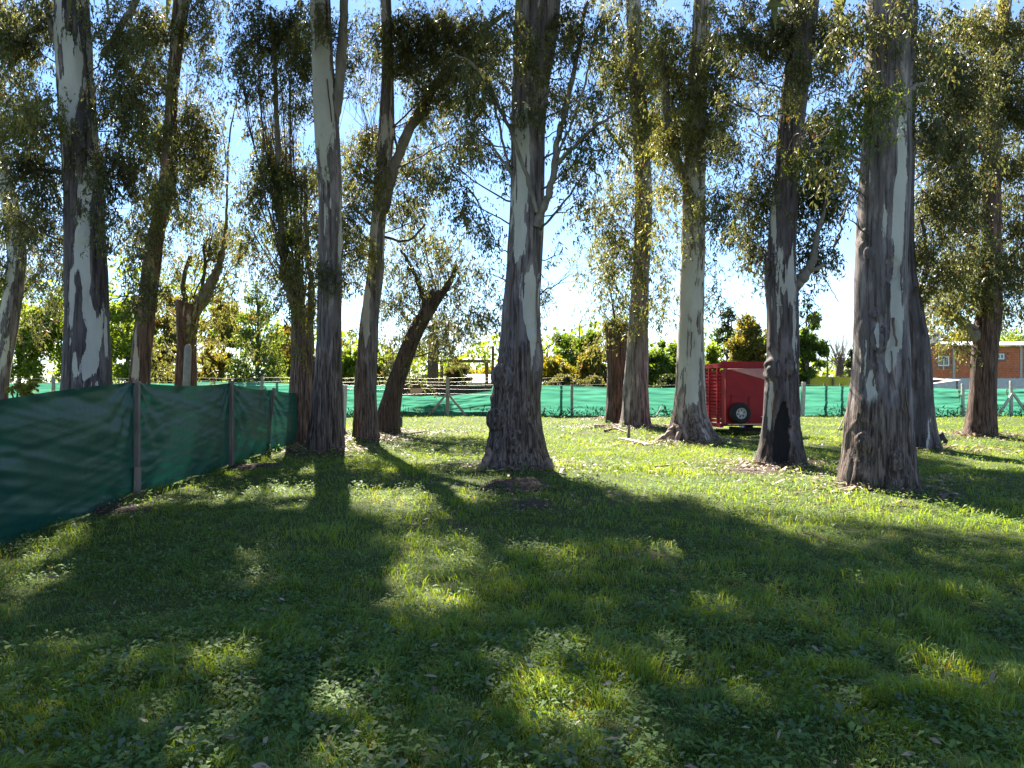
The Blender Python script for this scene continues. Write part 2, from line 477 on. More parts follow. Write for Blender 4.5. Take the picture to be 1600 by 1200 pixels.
class Tree:
    all = []
    def __init__(s, name, rows, Y, bark='bark', H=20, tint='olive', pale=(), rough=None, patches=(), nseg=40, dz=.06, seed=0,
                 label='', cat='tree', group=None, flare=.12, ridges=.02, knots=(), lean_y=0, cut=False, scale_leaf=None, plate=.010, obj_name='eucalyptus_tree'):
        s.name, s.Y, s.seed, s.tint, s.H = name, Y, seed, tint, H
        s.r = np.random.default_rng(1000 + seed)
        rows = sorted(rows, key=lambda q: -q[0])       # from the ground up
        py = np.array([q[0] for q in rows], float); xl = np.array([q[1] for q in rows], float); xr = np.array([q[2] for q in rows], float)
        z = EYE - (py - 600) / F * Y
        cx = ((xl + xr) / 2 - 800) / F * Y
        ra = (xr - xl) / 2 / F * Y
        gz = float(ground_z(np.array([cx[0]]), np.array([Y]))[0])
        if z[0] > gz:
            z = np.r_[gz, z]; cx = np.r_[cx[0] - (cx[1] - cx[0]) / (z[2] - z[1]) * (z[1] - gz) * .6, cx]; ra = np.r_[ra[0] * 1.05, ra]
        z = np.r_[z[0] - .35, z]; cx = np.r_[cx[0], cx]; ra = np.r_[ra[0] * 1.1, ra]
        if not cut:
            zt = z[-1]; sl = (cx[-1] - cx[-3]) / (z[-1] - z[-3])
            zz = np.array([zt + (H - zt) * .35, zt + (H - zt) * .7, H])
            cx = np.r_[cx, cx[-1] + sl * np.array([.3, .5, .6]) * (H - zt) * .7]
            ra = np.r_[ra, ra[-1] * np.array([.7, .4, .08])]
            z = np.r_[z, zz]
        s.z, s.cx, s.ra = z, cx, ra
        s.zvis = EYE + 600 / F * Y
        s.x0 = float(np.interp(0.2, z, cx))
        s.root = empty(obj_name, (s.x0, Y, gz))
        tag(s.root, label, cat, group)
        # --- trunk skin
        top = z[-1]
        zs = np.concatenate([np.arange(z[0], min(top, s.zvis + .4), dz), np.arange(s.zvis + .4, top, .5) if top > s.zvis + .4 else [], [top]])
        def sm(a):
            v = np.interp(zs, z, a)
            w = max(1, int(.25 / dz)); k = np.ones(2 * w + 1) / (2 * w + 1)
            vp = np.pad(v, w, mode='edge')
            return np.convolve(vp, k, 'valid')
        C, R = sm(cx), sm(ra)
        wob = (fbm(np.stack([zs * .9, zs * 0, zs * 0 + seed], -1), seed, 2) - .5) * .10
        C = C + wob * R * 1.2
        th = np.arange(nseg) * 2 * math.pi / nseg
        ZZ, TH = np.meshgrid(zs, th, indexing='ij')
        RR = np.repeat(R[:, None], nseg, 1); CC = np.repeat(C[:, None], nseg, 1)
        r0 = max(.12, float(np.median(R[:len(R) // 2])))
        pc = np.stack([np.cos(TH) * r0, np.sin(TH) * r0, ZZ], -1).reshape(-1, 3)
        hgt = (ZZ - gz).ravel()
        # buttress lobes at the foot
        lob = fbm(pc * np.array([3.2 / r0 * .35, 3.2 / r0 * .35, .35]), seed + 3, 2) - .5
        rad = RR.ravel() * (1 + lob * (.10 + flare * 3 * np.exp(-np.maximum(hgt, 0) / .45)))
        rad *= 1 + (fbm(pc * np.array([4, 4, 1.4]), seed + 5, 2) - .5) * .14
        # masks
        X = CC.ravel() + rad * np.cos(TH.ravel()); Yw = Y + rad * np.sin(TH.ravel()); Zw = ZZ.ravel()
        ppx = 800 + X / Yw * F; ppy = 600 - (Zw - EYE) / Yw * F
        fld = .52 * fbm(pc * np.array([3.2, 3.2, .6]), seed + 11, 3) + .30 * vnoise(pc * np.array([12, 12, 1.5]), seed + 15) + .18 * vnoise(pc * np.array([30, 30, 5]), seed + 17)
        if len(pale):
            bp = sorted(pale); fld = fld + np.interp(ppy, [q[0] for q in bp], [q[1] for q in bp])
        front = np.sin(TH.ravel()) < .3
        for (qx, qy, rx, ry, sg) in patches:
            d = np.sqrt(((ppx - qx) / rx) ** 2 + ((ppy - qy) / ry) ** 2)
            d = d + (vnoise(pc * np.array([8, 8, 1.4]), seed + 61) - .5) * .9 + (vnoise(pc * np.array([22, 22, 2.5]), seed + 63) - .5) * .5
            fld = fld + np.where(front, sg * np.clip(1.12 - d, 0, .8) * .50, 0)
        pm = sstep(.50, .59, fld)
        rf = np.zeros(len(ppy))
        if rough is not None:
            rf = sstep(-45, 45, ppy - rough + (fbm(pc * np.array([7, 7, .9]), seed + 21, 3) - .5) * 190)
        fib = fbm(pc * np.array([15, 15, 1.1]), seed + 25, 3)
        rid = 1 - np.abs(2 * fib - 1)
        sc = getattr(Tree, 'scar', None)
        scm = np.zeros(len(ppy))
        if name == 'N':
            hw = 12.5 * np.clip((ppy - 622) / 45, .02, 1) ** .6
            d = np.maximum(np.abs(ppx - 1222 + (ppy - 680) * .06) / hw, (ppy - 684) / 50) + (fbm(pc * np.array([12, 12, 2.5]), 77, 3) - .5) * .8
            scm = np.where(front & (ppy > 628), sstep(1.35, .72, d), 0)
        fa = fld - rf * .5; pm = pm * (1 - rf)
        rad = rad + (1 - pm) * (1 - rf) * plate + rf * (rid - .55) * ridges * 2.6 + (1 - rf) * (fbm(pc * np.array([9, 9, 1.2]), seed + 29, 2) - .5) * ridges * .55 - scm * .075
        X = CC.ravel() + rad * np.cos(TH.ravel()); Yw = Y + lean_y * hgt + rad * np.sin(TH.ravel())
        for (kx, ky, kr, ka) in knots:
            d = np.hypot(ppx - kx, (ppy - ky) * .8) / kr
            rad = rad + np.where(front, ka * np.exp(-d ** 2) - abs(ka) * .7 * np.exp(-((d - 1.5) / .35) ** 2) + ka * .5 * np.exp(-(d / 1.8) ** 2) * np.sin(d * 9), 0)
        X = CC.ravel() + rad * np.cos(TH.ravel()); Yw = Y + lean_y * hgt + rad * np.sin(TH.ravel())
        ns = len(zs)
        i = np.arange(ns - 1)[:, None] * nseg; k = np.arange(nseg)[None]; k2 = (k + 1) % nseg
        q = np.stack([i + k, i + k2, i + nseg + k2, i + nseg + k], -1).reshape(-1, 4)
        v = np.stack([X, Yw, Zw], -1)
        if cut:      # jagged broken top, closed by a sunken centre
            v[-nseg:, 2] += (s.r.random(nseg) - .5) * .25
            cen = v[-nseg:].copy(); cen[:, :2] = cen[:, :2] * .3 + np.array([C[-1], Y]) * .7; cen[:, 2] -= .12
            b = len(v); v = np.concatenate([v, cen])
            kk = np.arange(nseg); q = np.concatenate([q, np.stack([b - nseg + kk, b - nseg + (kk + 1) % nseg, b + (kk + 1) % nseg, b + kk], -1)])
            fa = np.r_[fa, np.zeros(nseg)]; rf = np.r_[rf, np.ones(nseg)]; scm = np.r_[scm, np.zeros(nseg)]
        v[:, 0] -= s.x0; v[:, 1] -= Y; v[:, 2] -= gz
        me = fast_mesh('trunk', v, q, 4, smooth=True, col=np.stack([fa, rf, scm], -1))
        s.trunk = link('trunk', me, M[bark], s.root)
        s.gz = gz; s.bark = bark
        s.tw = Tubes(); s.lp, s.lc = [], []
        s.ls = scale_leaf or max(1.0, Y / 16)
        Tree.all.append(s)
    def axis(s, z):
        return np.array([np.interp(z, s.z, s.cx), s.Y, z])
    def rad_at(s, z): return float(np.interp(z, s.z, s.ra))
    def limb(s, pts, mat='limb', name='limb', dy=None, n=9, sub=5):
        """visible limb: (px, py, half width px) list at the tree's depth; dy adds metres of depth per point"""
        P = np.array([at(a, b, s.Y) for a, b, c in pts]); R = np.array([c / F * s.Y for a, b, c in pts])
        if dy is not None: P[:, 1] += np.asarray(dy); P[:, 0] *= P[:, 1] / s.Y; P[:, 2] = EYE + (P[:, 2] - EYE) * P[:, 1] / s.Y
        t = np.arange(len(P)); tt = np.linspace(0, len(P) - 1, (len(P) - 1) * sub + 1)
        P2 = np.stack([np.interp(tt, t, P[:, k]) for k in range(3)], -1)
        k = np.ones(5) / 5
        for c in range(3):
            pd = np.pad(P2[:, c], 2, mode='reflect', reflect_type='odd'); P2[:, c] = np.convolve(pd, k, 'valid')
        R2 = np.interp(tt, t, R) * (1 + s.r.normal(0, .05, len(tt)))
        P2 += s.r.normal(0, .012, P2.shape)
        tb = Tubes(); tb.add(P2 - np.array([s.x0, s.Y, s.gz]), R2, n)
        o = link(name, tb.mesh(name), M[mat], s.root)
        s.limbs = getattr(s, 'limbs', []) + [P2]
        return o
    def blob(s, px, py, rx, ry, dens=1.0, dy=0.0, depth_r=None, tint=None, size=1.0, twig=True):
        """foliage mass seen at (px,py) with half sizes (rx,ry) px"""
        Yb = s.Y + dy
        C = at(px, py, Yb); Rx, Rz = 1.18 * rx / F * Yb, 1.05 * ry / F * Yb
        Ry = depth_r or min(Rx, 1.6)
        area = math.pi * Rx * Rz
        nc = max(3, int(area * 10.3 * (dens ** .65 if dens > .7 else dens * 1.05) / s.ls ** 1.5))
        r = s.r
        d = r.normal(0, 1, (nc, 3)); d /= np.linalg.norm(d, axis=1)[:, None]
        d *= (r.random(nc) ** .5 * r.uniform(.75, 1.55, nc) * .85)[:, None]
        cl = C + d * np.array([Rx, Ry, Rz])
        # a bough from the trunk to the mass, and twigs from it to its clumps
        if twig:
            src = None
            zc = C[2]
            za = max(1.5, zc - abs(C[0] - float(np.interp(zc, s.z, s.cx))) * r.uniform(.15, .6) - .1)
            za = min(za, s.z[-1] - .1)
            A = s.axis(za)
            ln = np.linalg.norm(C - A)
            r0 = min(.035, .010 + .008 * ln) * (.8 + .2 * s.ls)
            if ln > .6:
                mid = (A + C) / 2 + np.array([0, 0, -.1 * ln]) + r.normal(0, .05 * ln, 3)
                main = bez(A, mid, C, 12) + r.normal(0, .015, (12, 3))
                s.tw.add(main, np.linspace(r0, r0 * .35, 12), 5)
            else:
                main = np.array([A, C])
            for c in cl[:min(nc, 26)]:
                a = main[r.integers(len(main) // 2, len(main))]
                m2 = (a + c) / 2 + r.normal(0, .06, 3) + np.array([0, 0, .08])
                s.tw.add(bez(a, m2, c + np.array([0, 0, .1]), 6), np.linspace(max(.008, r0 * .3), .004 * s.ls, 6), 3)
        # sprigs round the clump centres
        per = r.integers(9, 20, nc)
        k = np.repeat(np.arange(nc), per)
        P = cl[k] + r.normal(0, 1, (len(k), 3)) * np.array([.16, .16, .14]) * s.ls
        S = r.uniform(.75, 1.2, len(k)) * s.ls * size
        gx, gy = shadow_xy(P)
        inview = (gy > 2.0) & (gy < 45)
        keep = ~(inview & (r.random(len(k)) < lit_mask(gx, gy) * np.where(gy < 12.5, .985, .60)))
        P, S = P[keep], S[keep]
        if not len(P): return
        v, c = place_sprigs(P, S, SPRIGS, r, TINT[tint or s.tint])
        s.lp.append(v); s.lc.append(c)
    def upper(s, P):
        """crown above the frame: bigger unseen sprays, added to shape the shade on the lawn"""
        if not len(P): return
        r = s.r
        v, c = place_sprigs(P, r.uniform(.8, 1.3, len(P)), SPRAYS, r, TINT[s.tint])
        s.lp.append(v); s.lc.append(c)
        for p in P[::14]:
            za = np.clip(p[2] - 1.2, min(s.zvis + .6, s.H - .4), s.H - .3)
            A = s.axis(za)
            s.tw.add(bez(A, (A + p) / 2 + r.normal(0, .2, 3), p, 7), np.linspace(.03, .01, 7), 4)
    def finish(s):
        off = np.array([s.x0, s.Y, s.gz])
        if s.lp:
            v = np.concatenate(s.lp) - off; c = np.concatenate(s.lc)
            me = fast_mesh('crown', v, np.arange(len(v)).reshape(-1, 4), 4, col=c)
            o = link('crown', me, M['leaf'], s.root); tag(o, kind='stuff')
        if s.tw.v:
            s.tw.v = [a - off for a in s.tw.v]
            o = link('twigs', s.tw.mesh('twigs'), M['twig'], s.root); tag(o, kind='stuff')

GR = 'tall eucalyptus trees of the grove'
T = {}
def tree(key, *a, **k):
    T[key] = Tree(key, *a, **k); return T[key]

yA = depth(728)
tree('A', [(728, 92, 178), (600, 101, 171), (500, 104, 167), (450, 105, 165), (380, 106, 162), (300, 105, 160), (230, 99, 152), (150, 94, 146), (60, 88, 140), (0, 87, 135)], yA,
     bark='bark_plum', seed=1, nseg=60, dz=.045, H=22, pale=[(0, .09), (150, .04), (280, -.04), (420, -.08), (600, -.07)],
     knots=[(130, 366, 11, .04), (150, 470, 8, .03)], patches=[(112, 90, 16, 90, 1), (105, 170, 14, 60, .9), (142, 280, 14, 60, .8), (128, 210, 10, 80, -1), (116, 60, 6, 50, -.9), (150, 520, 14, 50, 1), (140, 570, 18, 24, .9), (133, 430, 6, 60, .9), (118, 570, 6, 24, .8), (128, 370, 9, 25, .8),
              (113, 470, 5, 50, .6), (165, 540, 3, 60, .7)],
     label='thick white and charcoal patched eucalyptus rising behind the near green fence at far left', group=GR)
yB = 20.0
tree('B', [(690, -30, 5), (600, -14, 11), (560, -8, 18), (500, -1, 27), (440, 12, 37), (400, 15, 40), (350, 10, 34), (310, 3, 27), (270, -8, 15), (200, -28, -8), (100, -60, -40)], yB,
     seed=2, nseg=28, dz=.08, H=16, tint='dark', pale=[(300, 0), (440, .05), (600, -.1)], label='crooked leaning eucalyptus trunk cut by the left edge of the photo', group=GR)
yC = depth(688)
tree('C', [(688, 196, 232), (600, 203, 233), (540, 208, 237), (470, 217, 243), (400, 226, 252), (340, 238, 260), (280, 250, 276), (200, 258, 276), (150, 260, 277), (80, 266, 284), (0, 272, 296)], yC, bark='bark_red',
     seed=3, nseg=32, dz=.07, H=19, tint='olive', pale=[(0, -.02), (300, -.1), (480, -.16), (600, -.14)], patches=[(212, 550, 5, 50, 1)], label='reddish brown eucalyptus leaning right between the patched trunk and the lopped stump', group=GR)
yD = depth(682)
tree('D', [(682, 272, 308), (600, 275, 306), (540, 278, 306), (500, 277, 309), (474, 276, 318)], yD, bark='bark_red', cut=True, seed=4, nseg=28, dz=.07, tint='gold', rough=520,
     label='lopped brown stump with a bent regrown limb, behind the round topped pale post', group=GR)
yFp = depth(694)
tree('Fp', [(694, 448, 496), (600, 453, 492), (550, 455, 490), (500, 457, 488), (478, 456, 494)], yFp, bark='bark_grey', cut=True, seed=5, nseg=30, dz=.06, tint='olive', rough=470, pale=[(400, -.2), (700, -.2)],
     label='leafy lopped trunk with thin upright stems hard against the left side of a tall trunk', group=GR)
yG = depth(706)
tree('G', [(706, 478, 538), (660, 485, 535), (600, 491, 533), (550, 494, 532), (500, 497, 532), (400, 500, 535), (300, 499, 534), (200, 491, 529), (130, 488, 522), (60, 487, 518), (0, 485, 515)], yG,
     seed=6, nseg=52, dz=.05, H=22, pale=[(0, .12), (300, .06), (380, -.02), (450, -.1), (700, -.2)], rough=545,
     label='straight forked eucalyptus at the far end of the near green fence', group=GR)
yH = depth(690)
tree('H', [(690, 549, 592), (650, 553, 589), (600, 556, 588), (500, 563, 590), (420, 575, 599), (350, 580, 602), (280, 585, 610), (200, 592, 617), (100, 597, 614), (0, 595, 610)], yH,
     seed=7, nseg=40, dz=.06, H=20, pale=[(0, .04), (300, .02), (420, -.06), (520, -.06), (640, -.25)], rough=585, patches=[(572, 500, 8, 60, .8)],
     label='slim eucalyptus with a long right fork, just right of the fence end trunk', group=GR)
yI = depth(678)
tree('I', [(678, 588, 626), (640, 591, 624), (600, 604, 632), (560, 618, 645), (530, 630, 656), (500, 645, 671), (470, 664, 690), (455, 674, 698)], yI,
     bark='bark_dark', seed=8, nseg=32, dz=.06, cut=True, tint='dark', pale=[(400, -.25), (560, -.06), (640, -.05), (700, -.2)], patches=[(620, 590, 7, 40, .9), (612, 630, 6, 20, .8)], rough=520,
     label='dark broken eucalyptus leaning steeply to the right beside the slim forked one', group=GR)
yJ = depth(733)
tree('J', [(733, 752, 862), (710, 760, 852), (690, 763, 848), (650, 765, 843), (620, 769, 843), (590, 771, 846), (560, 776, 847), (520, 783, 845), (480, 785, 843), (420, 790, 845), (330, 798, 850), (260, 799, 850), (200, 800, 851), (120, 802, 860), (60, 803, 870), (0, 806, 876)], yJ,
     seed=9, nseg=84, dz=.035, H=23, pale=[(0, -.10), (150, -.07), (300, -.02), (450, -.06), (560, -.12), (740, -.3)], rough=575,
     patches=[(828, 500, 14, 95, 1.1), (812, 330, 9, 110, .8), (835, 300, 7, 120, -.9), (812, 200, 12, 60, .5), (832, 600, 8, 30, .8)], flare=.16, ridges=.034, knots=[(786, 588, 15, .06), (776, 655, 13, .05), (803, 690, 14, .045), (834, 525, 8, .03), (822, 640, 9, .03)],
     label='big central eucalyptus with flared knotted foot and a thin side limb on its right', group=GR)
yK = 30.5
tree('K', [(655, 945, 984), (620, 948, 980), (560, 948, 979), (530, 947, 980), (505, 944, 982)], yK, bark='bark_red', cut=True, seed=10, nseg=30, dz=.08, tint='olive', rough=470,
     label='short dark red brown lopped trunk touching a taller grey trunk', group=GR)
yL = depth(668)
tree('L', [(668, 966, 1020), (650, 971, 1015), (600, 975, 1012), (550, 979, 1012), (510, 982, 1012), (430, 989, 1014), (300, 993, 1019), (200, 988, 1013), (100, 982, 1004), (0, 978, 1000)], yL, bark='bark_grey',
     seed=11, nseg=36, dz=.07, H=22, tint='gold', pale=[(0, 0), (400, -.02), (520, -.07), (680, -.2)], rough=660, label='grey brown eucalyptus wrapped in yellowish leaf shoots, right of the short red brown trunk', group=GR)
yM = depth(690)
tree('M', [(690, 1028, 1124), (680, 1038, 1116), (665, 1046, 1108), (640, 1052, 1103), (600, 1056, 1101), (560, 1058, 1100), (450, 1062, 1100), (330, 1065, 1100), (200, 1070, 1103), (80, 1080, 1108), (0, 1084, 1111)], yM, bark='bark_grey',
     seed=12, nseg=52, dz=.05, H=23, tint='gold', pale=[(0, -.02), (300, .07), (500, .10), (600, .05), (650, -.1)], rough=660, flare=.2,
     label='pale grey eucalyptus with spreading roots, left of the red trailer', group=GR)
yN = depth(731)
tree('N', [(731, 1183, 1256), (700, 1189, 1250), (650, 1193, 1246), (600, 1197, 1246), (550, 1199, 1246), (500, 1200, 1245), (450, 1198, 1245), (420, 1197, 1241), (340, 1205, 1244), (250, 1214, 1250), (150, 1223, 1260), (50, 1234, 1272), (0, 1238, 1278)], yN,
     bark='bark_plum', seed=13, nseg=64, dz=.04, H=20, tint='olive', pale=[(0, -.17), (350, -.09), (500, -.17), (620, -.13), (740, -.2)], rough=680, ridges=.03, knots=[(1204, 405, 10, .05), (1206, 578, 13, .05), (1236, 575, 9, .035), (1240, 660, 8, .03)], patches=[(1240, 520, 4, 90, .9), (1208, 360, 6, 50, .7), (1236, 440, 6, 40, .7), (1203, 640, 5, 50, .5)],
     label='dark eucalyptus with a black burnt hollow at its foot, right of the red trailer', group=GR)
yO = depth(767)
tree('O', [(767, 1312, 1430), (740, 1319, 1426), (700, 1326, 1424), (650, 1331, 1421), (600, 1335, 1418), (500, 1338, 1412), (420, 1340, 1413), (330, 1346, 1417), (260, 1349, 1419), (200, 1352, 1418), (80, 1357, 1421), (0, 1360, 1421)], yO,
     seed=14, nseg=92, dz=.032, H=21, tint='olive', pale=[(0, -.13), (330, -.12), (500, -.12), (620, -.10), (740, -.3)], rough=640,
     patches=[(1404, 350, 9, 110, 1.2), (1398, 480, 9, 70, 1.1), (1392, 560, 13, 40, 1.2), (1366, 625, 15, 42, 1.1), (1404, 640, 5, 30, .8), (1406, 230, 7, 90, .8), (1372, 530, 5, 30, .7)], flare=.08, ridges=.03, plate=.014, knots=[(1358, 395, 7, .03), (1394, 422, 9, -.05), (1376, 530, 15, .045), (1368, 493, 6, .035), (1352, 366, 6, .03), (1350, 690, 12, .04), (1400, 720, 12, .04)],
     label='nearest and thickest eucalyptus with blue grey bare streaks, right of the burnt trunk', group=GR)
yP = depth(704)
tree('P', [(704, 1398, 1464), (660, 1404, 1458), (600, 1402, 1454), (540, 1398, 1450), (480, 1396, 1440), (440, 1396, 1431), (360, 1398, 1426), (250, 1400, 1427), (120, 1402, 1430), (0, 1405, 1432)], yP, bark='bark_plum',
     seed=15, nseg=40, dz=.06, H=20, tint='dark', pale=[(0, -.25), (600, -.25), (700, -.06)], patches=[(1450, 680, 6, 40, .7)], label='dark eucalyptus half hidden behind the right side of the nearest trunk', group=GR)
yQ = depth(684)
tree('Q', [(684, 1508, 1560), (660, 1514, 1555), (600, 1520, 1554), (540, 1522, 1557), (500, 1526, 1562), (450, 1537, 1563), (330, 1535, 1562), (200, 1538, 1562), (120, 1543, 1563), (60, 1552, 1572), (0, 1562, 1580)], yQ, bark='bark_red',
     seed=16, nseg=36, dz=.06, H=18, tint='olive', pale=[(0, 0), (200, -.08), (450, -.2), (700, -.25)], rough=470, label='dark eucalyptus standing in front of the brick house at the right', group=GR)

# visible limbs
T['A'].limb([(160, 90, 6), (190, 40, 5), (215, 0, 5), (240, -60, 4)]); T['A'].limb([(100, 100, 6), (84, 60, 5), (70, -10, 4)])
T['A'].limb([(110, 275, 3), (60, 262, 3), (20, 285, 2.5), (-10, 290, 2)], 'twig')
T['D'].limb([(298, 492, 11), (315, 470, 11), (332, 440, 8), (345, 412, 5.5), (352, 370, 2.6), (356, 300, 1.7), (355, 240, 1.5), (362, 195, 1.2), (371, 148, .6)])
T['D'].limb([(356, 262, 1.2), (350, 225, 1), (348, 205, .9), (352, 175, .7)], 'twig', 'shoot')
T['D'].limb([(290, 480, 5), (285, 440, 3.5), (296, 400, 2.5)], 'twig'); T['D'].limb([(303, 480, 4), (322, 430, 2.5), (318, 380, 2)], 'twig')
T['Fp'].limb([(462, 482, 8), (449, 440, 7), (441, 390, 5.5), (436, 300, 4.5), (433, 200, 4), (430, 110, 3), (424, 20, 2.5)])
T['Fp'].limb([(488, 482, 6), (486, 440, 4.5), (480, 380, 3.5), (476, 260, 3)])
T['G'].limb([(522, 190, 8), (529, 150, 8), (533, 90, 8), (536, 40, 7), (540, -20, 6)], 'limb')
T['H'].limb([(600, 330, 8), (612, 270, 8.5), (626, 232, 8), (650, 180, 7.5), (680, 135, 7), (712, 95, 6), (745, 55, 5), (790, 20, 4)])
T['H'].limb([(612, 190, 2.5), (618, 215, 2), (622, 250, 1.5)], 'twig', 'shoot')
T['H'].limb([(578, 350, 3), (560, 330, 2.5), (545, 318, 2)], 'twig'); T['H'].limb([(597, 370, 2.4), (640, 380, 2), (665, 350, 1.6)], 'twig')
T['I'].limb([(664, 475, 4), (655, 445, 3.5), (640, 410, 3), (625, 390, 2)], 'twig'); T['I'].limb([(690, 462, 5), (705, 440, 4), (712, 415, 3)], 'twig')
T['J'].limb([(838, 352, 7), (843, 338, 6.5), (858, 305, 5.5), (864, 275, 5), (866, 245, 5), (874, 205, 4.5), (885, 165, 4.5), (893, 125, 4), (905, 70, 3.5), (918, 0, 3)], dy=[-.25, -.3, -.4, -.45, -.5, -.5, -.5, -.4, -.4, -.3])
T['J'].limb([(864, 272, 4), (874, 250, 3.6), (895, 232, 3.2), (925, 200, 2.8), (960, 180, 2.2), (985, 168, 1.5)], dy=[-.45, -.5, -.6, -.7, -.8, -.9])
T['J'].limb([(862, 262, 2.2), (878, 225, 2), (896, 190, 1.8), (912, 140, 1.6), (925, 80, 1.3), (940, 20, 1)], dy=[-.5, -.55, -.6, -.6, -.5, -.5])
T['J'].limb([(839, 330, 3), (828, 290, 3), (806, 225, 3), (780, 165, 2.8), (757, 120, 2.5), (735, 95, 2), (712, 85, 1.5)], dy=[-.45, -.55, -.6, -.6, -.5, -.4, -.3])
T['J'].limb([(800, 270, 2.5), (780, 245, 2), (762, 215, 1.8), (745, 205, 1.2)], dy=[-.3, -.4, -.5, -.5])
T['J'].limb([(798, 268, 2.2), (784, 220, 2), (770, 150, 1.8), (752, 115, 1.5)], dy=[-.2, -.3, -.3, -.3])
T['J'].limb([(845, 360, 2), (870, 330, 1.8), (895, 300, 1.5), (920, 260, 1.1), (950, 235, .8)], 'twig', 'shoot', dy=[-.2, -.4, -.6, -.7, -.8])
T['J'].limb([(770, 370, 1), (745, 310, 1.2), (720, 285, 1.2), (690, 275, 1)], 'twig', 'shoot', dy=[0, .3, .5, .5])
T['M'].limb([(1080, 300, 8), (1062, 262, 8.5), (1048, 225, 8), (1042, 180, 7), (1040, 140, 6), (1036, 80, 5)])
T['L'].limb([(985, 250, 3), (960, 215, 2.5), (940, 190, 2)], 'twig')
T['N'].limb([(1235, 455, 11), (1248, 440, 10), (1262, 424, 8), (1270, 408, 6.5), (1273, 390, 5), (1280, 350, 3.5), (1292, 305, 2.5), (1305, 265, 1.6)], 'limb')
T['N'].limb([(1264, 424, 4), (1280, 418, 4), (1288, 410, 2)], 'limb', 'stub')
T['N'].limb([(1284, 430, .9), (1295, 445, .7), (1309, 471, .5)], 'twig', 'shoot')
T['O'].limb([(1345, 252, 2.5), (1325, 243, 2.5), (1306, 232, 2.5), (1280, 232, 2.5), (1262, 238, 2)], dy=[-.3, -.3, -.3, -.4, -.4])
T['O'].limb([(1384, 182, 4), (1398, 165, 4), (1414, 145, 3.5), (1432, 132, 3), (1450, 130, 2)], dy=[-.45, -.55, -.5, -.4, -.4])
T['O'].limb([(1415, 235, 3), (1432, 222, 2.5), (1450, 212, 1.5)], 'twig', dy=[-.1, -.1, 0])
T['O'].limb([(1336, 300, 1), (1313, 345, 1.6), (1312, 370, 2), (1304, 382, 2.2)], 'twig', 'shoot', dy=[-.3, -.5, -.6, -.6])
T['P'].limb([(1430, 470, 3.5), (1450, 430, 3), (1446, 380, 2.5), (1440, 340, 2)], 'twig')
T['Q'].limb([(1530, 530, 10), (1515, 512, 8), (1502, 500, 7), (1480, 490, 4), (1455, 478, 2.5)])
T['Q'].limb([(1558, 60, 4), (1535, 40, 3), (1500, 30, 2)], 'twig'); T['Q'].limb([(1556, 440, 4), (1575, 405, 3), (1598, 380, 2)], 'twig')

# shed bark collar hanging on the nearest trunk
def bark_strips(t, spots, name='bark_strip'):
    for (px, py, ln, w) in spots:
        P = at(px, py, t.Y)
        ax = t.axis(P[2]); R = t.rad_at(P[2]) * 1.06
        dx = np.clip((P[0] - ax[0]) / R, -.97, .97); th = -math.acos(dx)
        n = 6; v = []
        L = ln / F * t.Y * random.uniform(.6, 1.2); W = w / F * t.Y * random.uniform(.3, .7)
        for i in range(n):
            z = P[2] - L * i / (n - 1)
            c = t.axis(z); rr = t.rad_at(z) * 1.03 + .012 + .05 * (i / (n - 1)) ** 2 * random.uniform(.3, 1.5)
            tw = random.uniform(-.04, .04)
            for sg in (-1, 1):
                a = th + sg * W / 2 / R * (1 - .5 * i / n) + tw
                v.append((c[0] + rr * math.cos(a), t.Y + rr * math.sin(a), z))
        v = [(x - t.x0, y - t.Y, z - t.gz) for x, y, z in v]
        f = [(2 * i, 2 * i + 1, 2 * i + 3, 2 * i + 2) for i in range(n - 1)]
        o = MB().add(v, f).build(name, M['strip'], t.root, smooth=True)
        so_ = o.modifiers.new('thick', 'SOLIDIFY'); so_.thickness = .008
M['strip'] = noisy_mat('peeling_bark', (.06, .035, .028), (.19, .12, .09), 15, .8, .4, (1, 1, .15))
bark_strips(T['O'], [(1358, 610, 90, 7), (1385, 590, 80, 8), (1394, 605, 70, 6), (1345, 640, 60, 7), (1375, 500, 70, 7), (1388, 420, 60, 5), (1352, 400, 45, 6), (1372, 550, 50, 6), (1403, 560, 50, 5), (1350, 560, 60, 7)])
bark_strips(T['J'], [(796, 520, 90, 7), (808, 480, 110, 8), (838, 450, 110, 7), (790, 560, 70, 8), (785, 590, 60, 7), (802, 420, 80, 6), (840, 580, 60, 6), (815, 120, 90, 7), (835, 110, 100, 8)])
bark_strips(T['N'], [(1204, 600, 70, 6), (1240, 590, 70, 5), (1235, 560, 60, 5), (1212, 480, 60, 4)])
bark_strips(T['M'], [(1066, 600, 60, 4), (1090, 610, 50, 4), (1075, 520, 40, 3)])
bark_strips(T['G'], [(528, 330, 70, 3), (510, 320, 60, 3), (520, 340, 80, 3), (515, 130, 60, 4)])
bark_strips(T['A'], [(120, 480, 60, 5), (160, 430, 60, 4), (135, 300, 70, 5)])

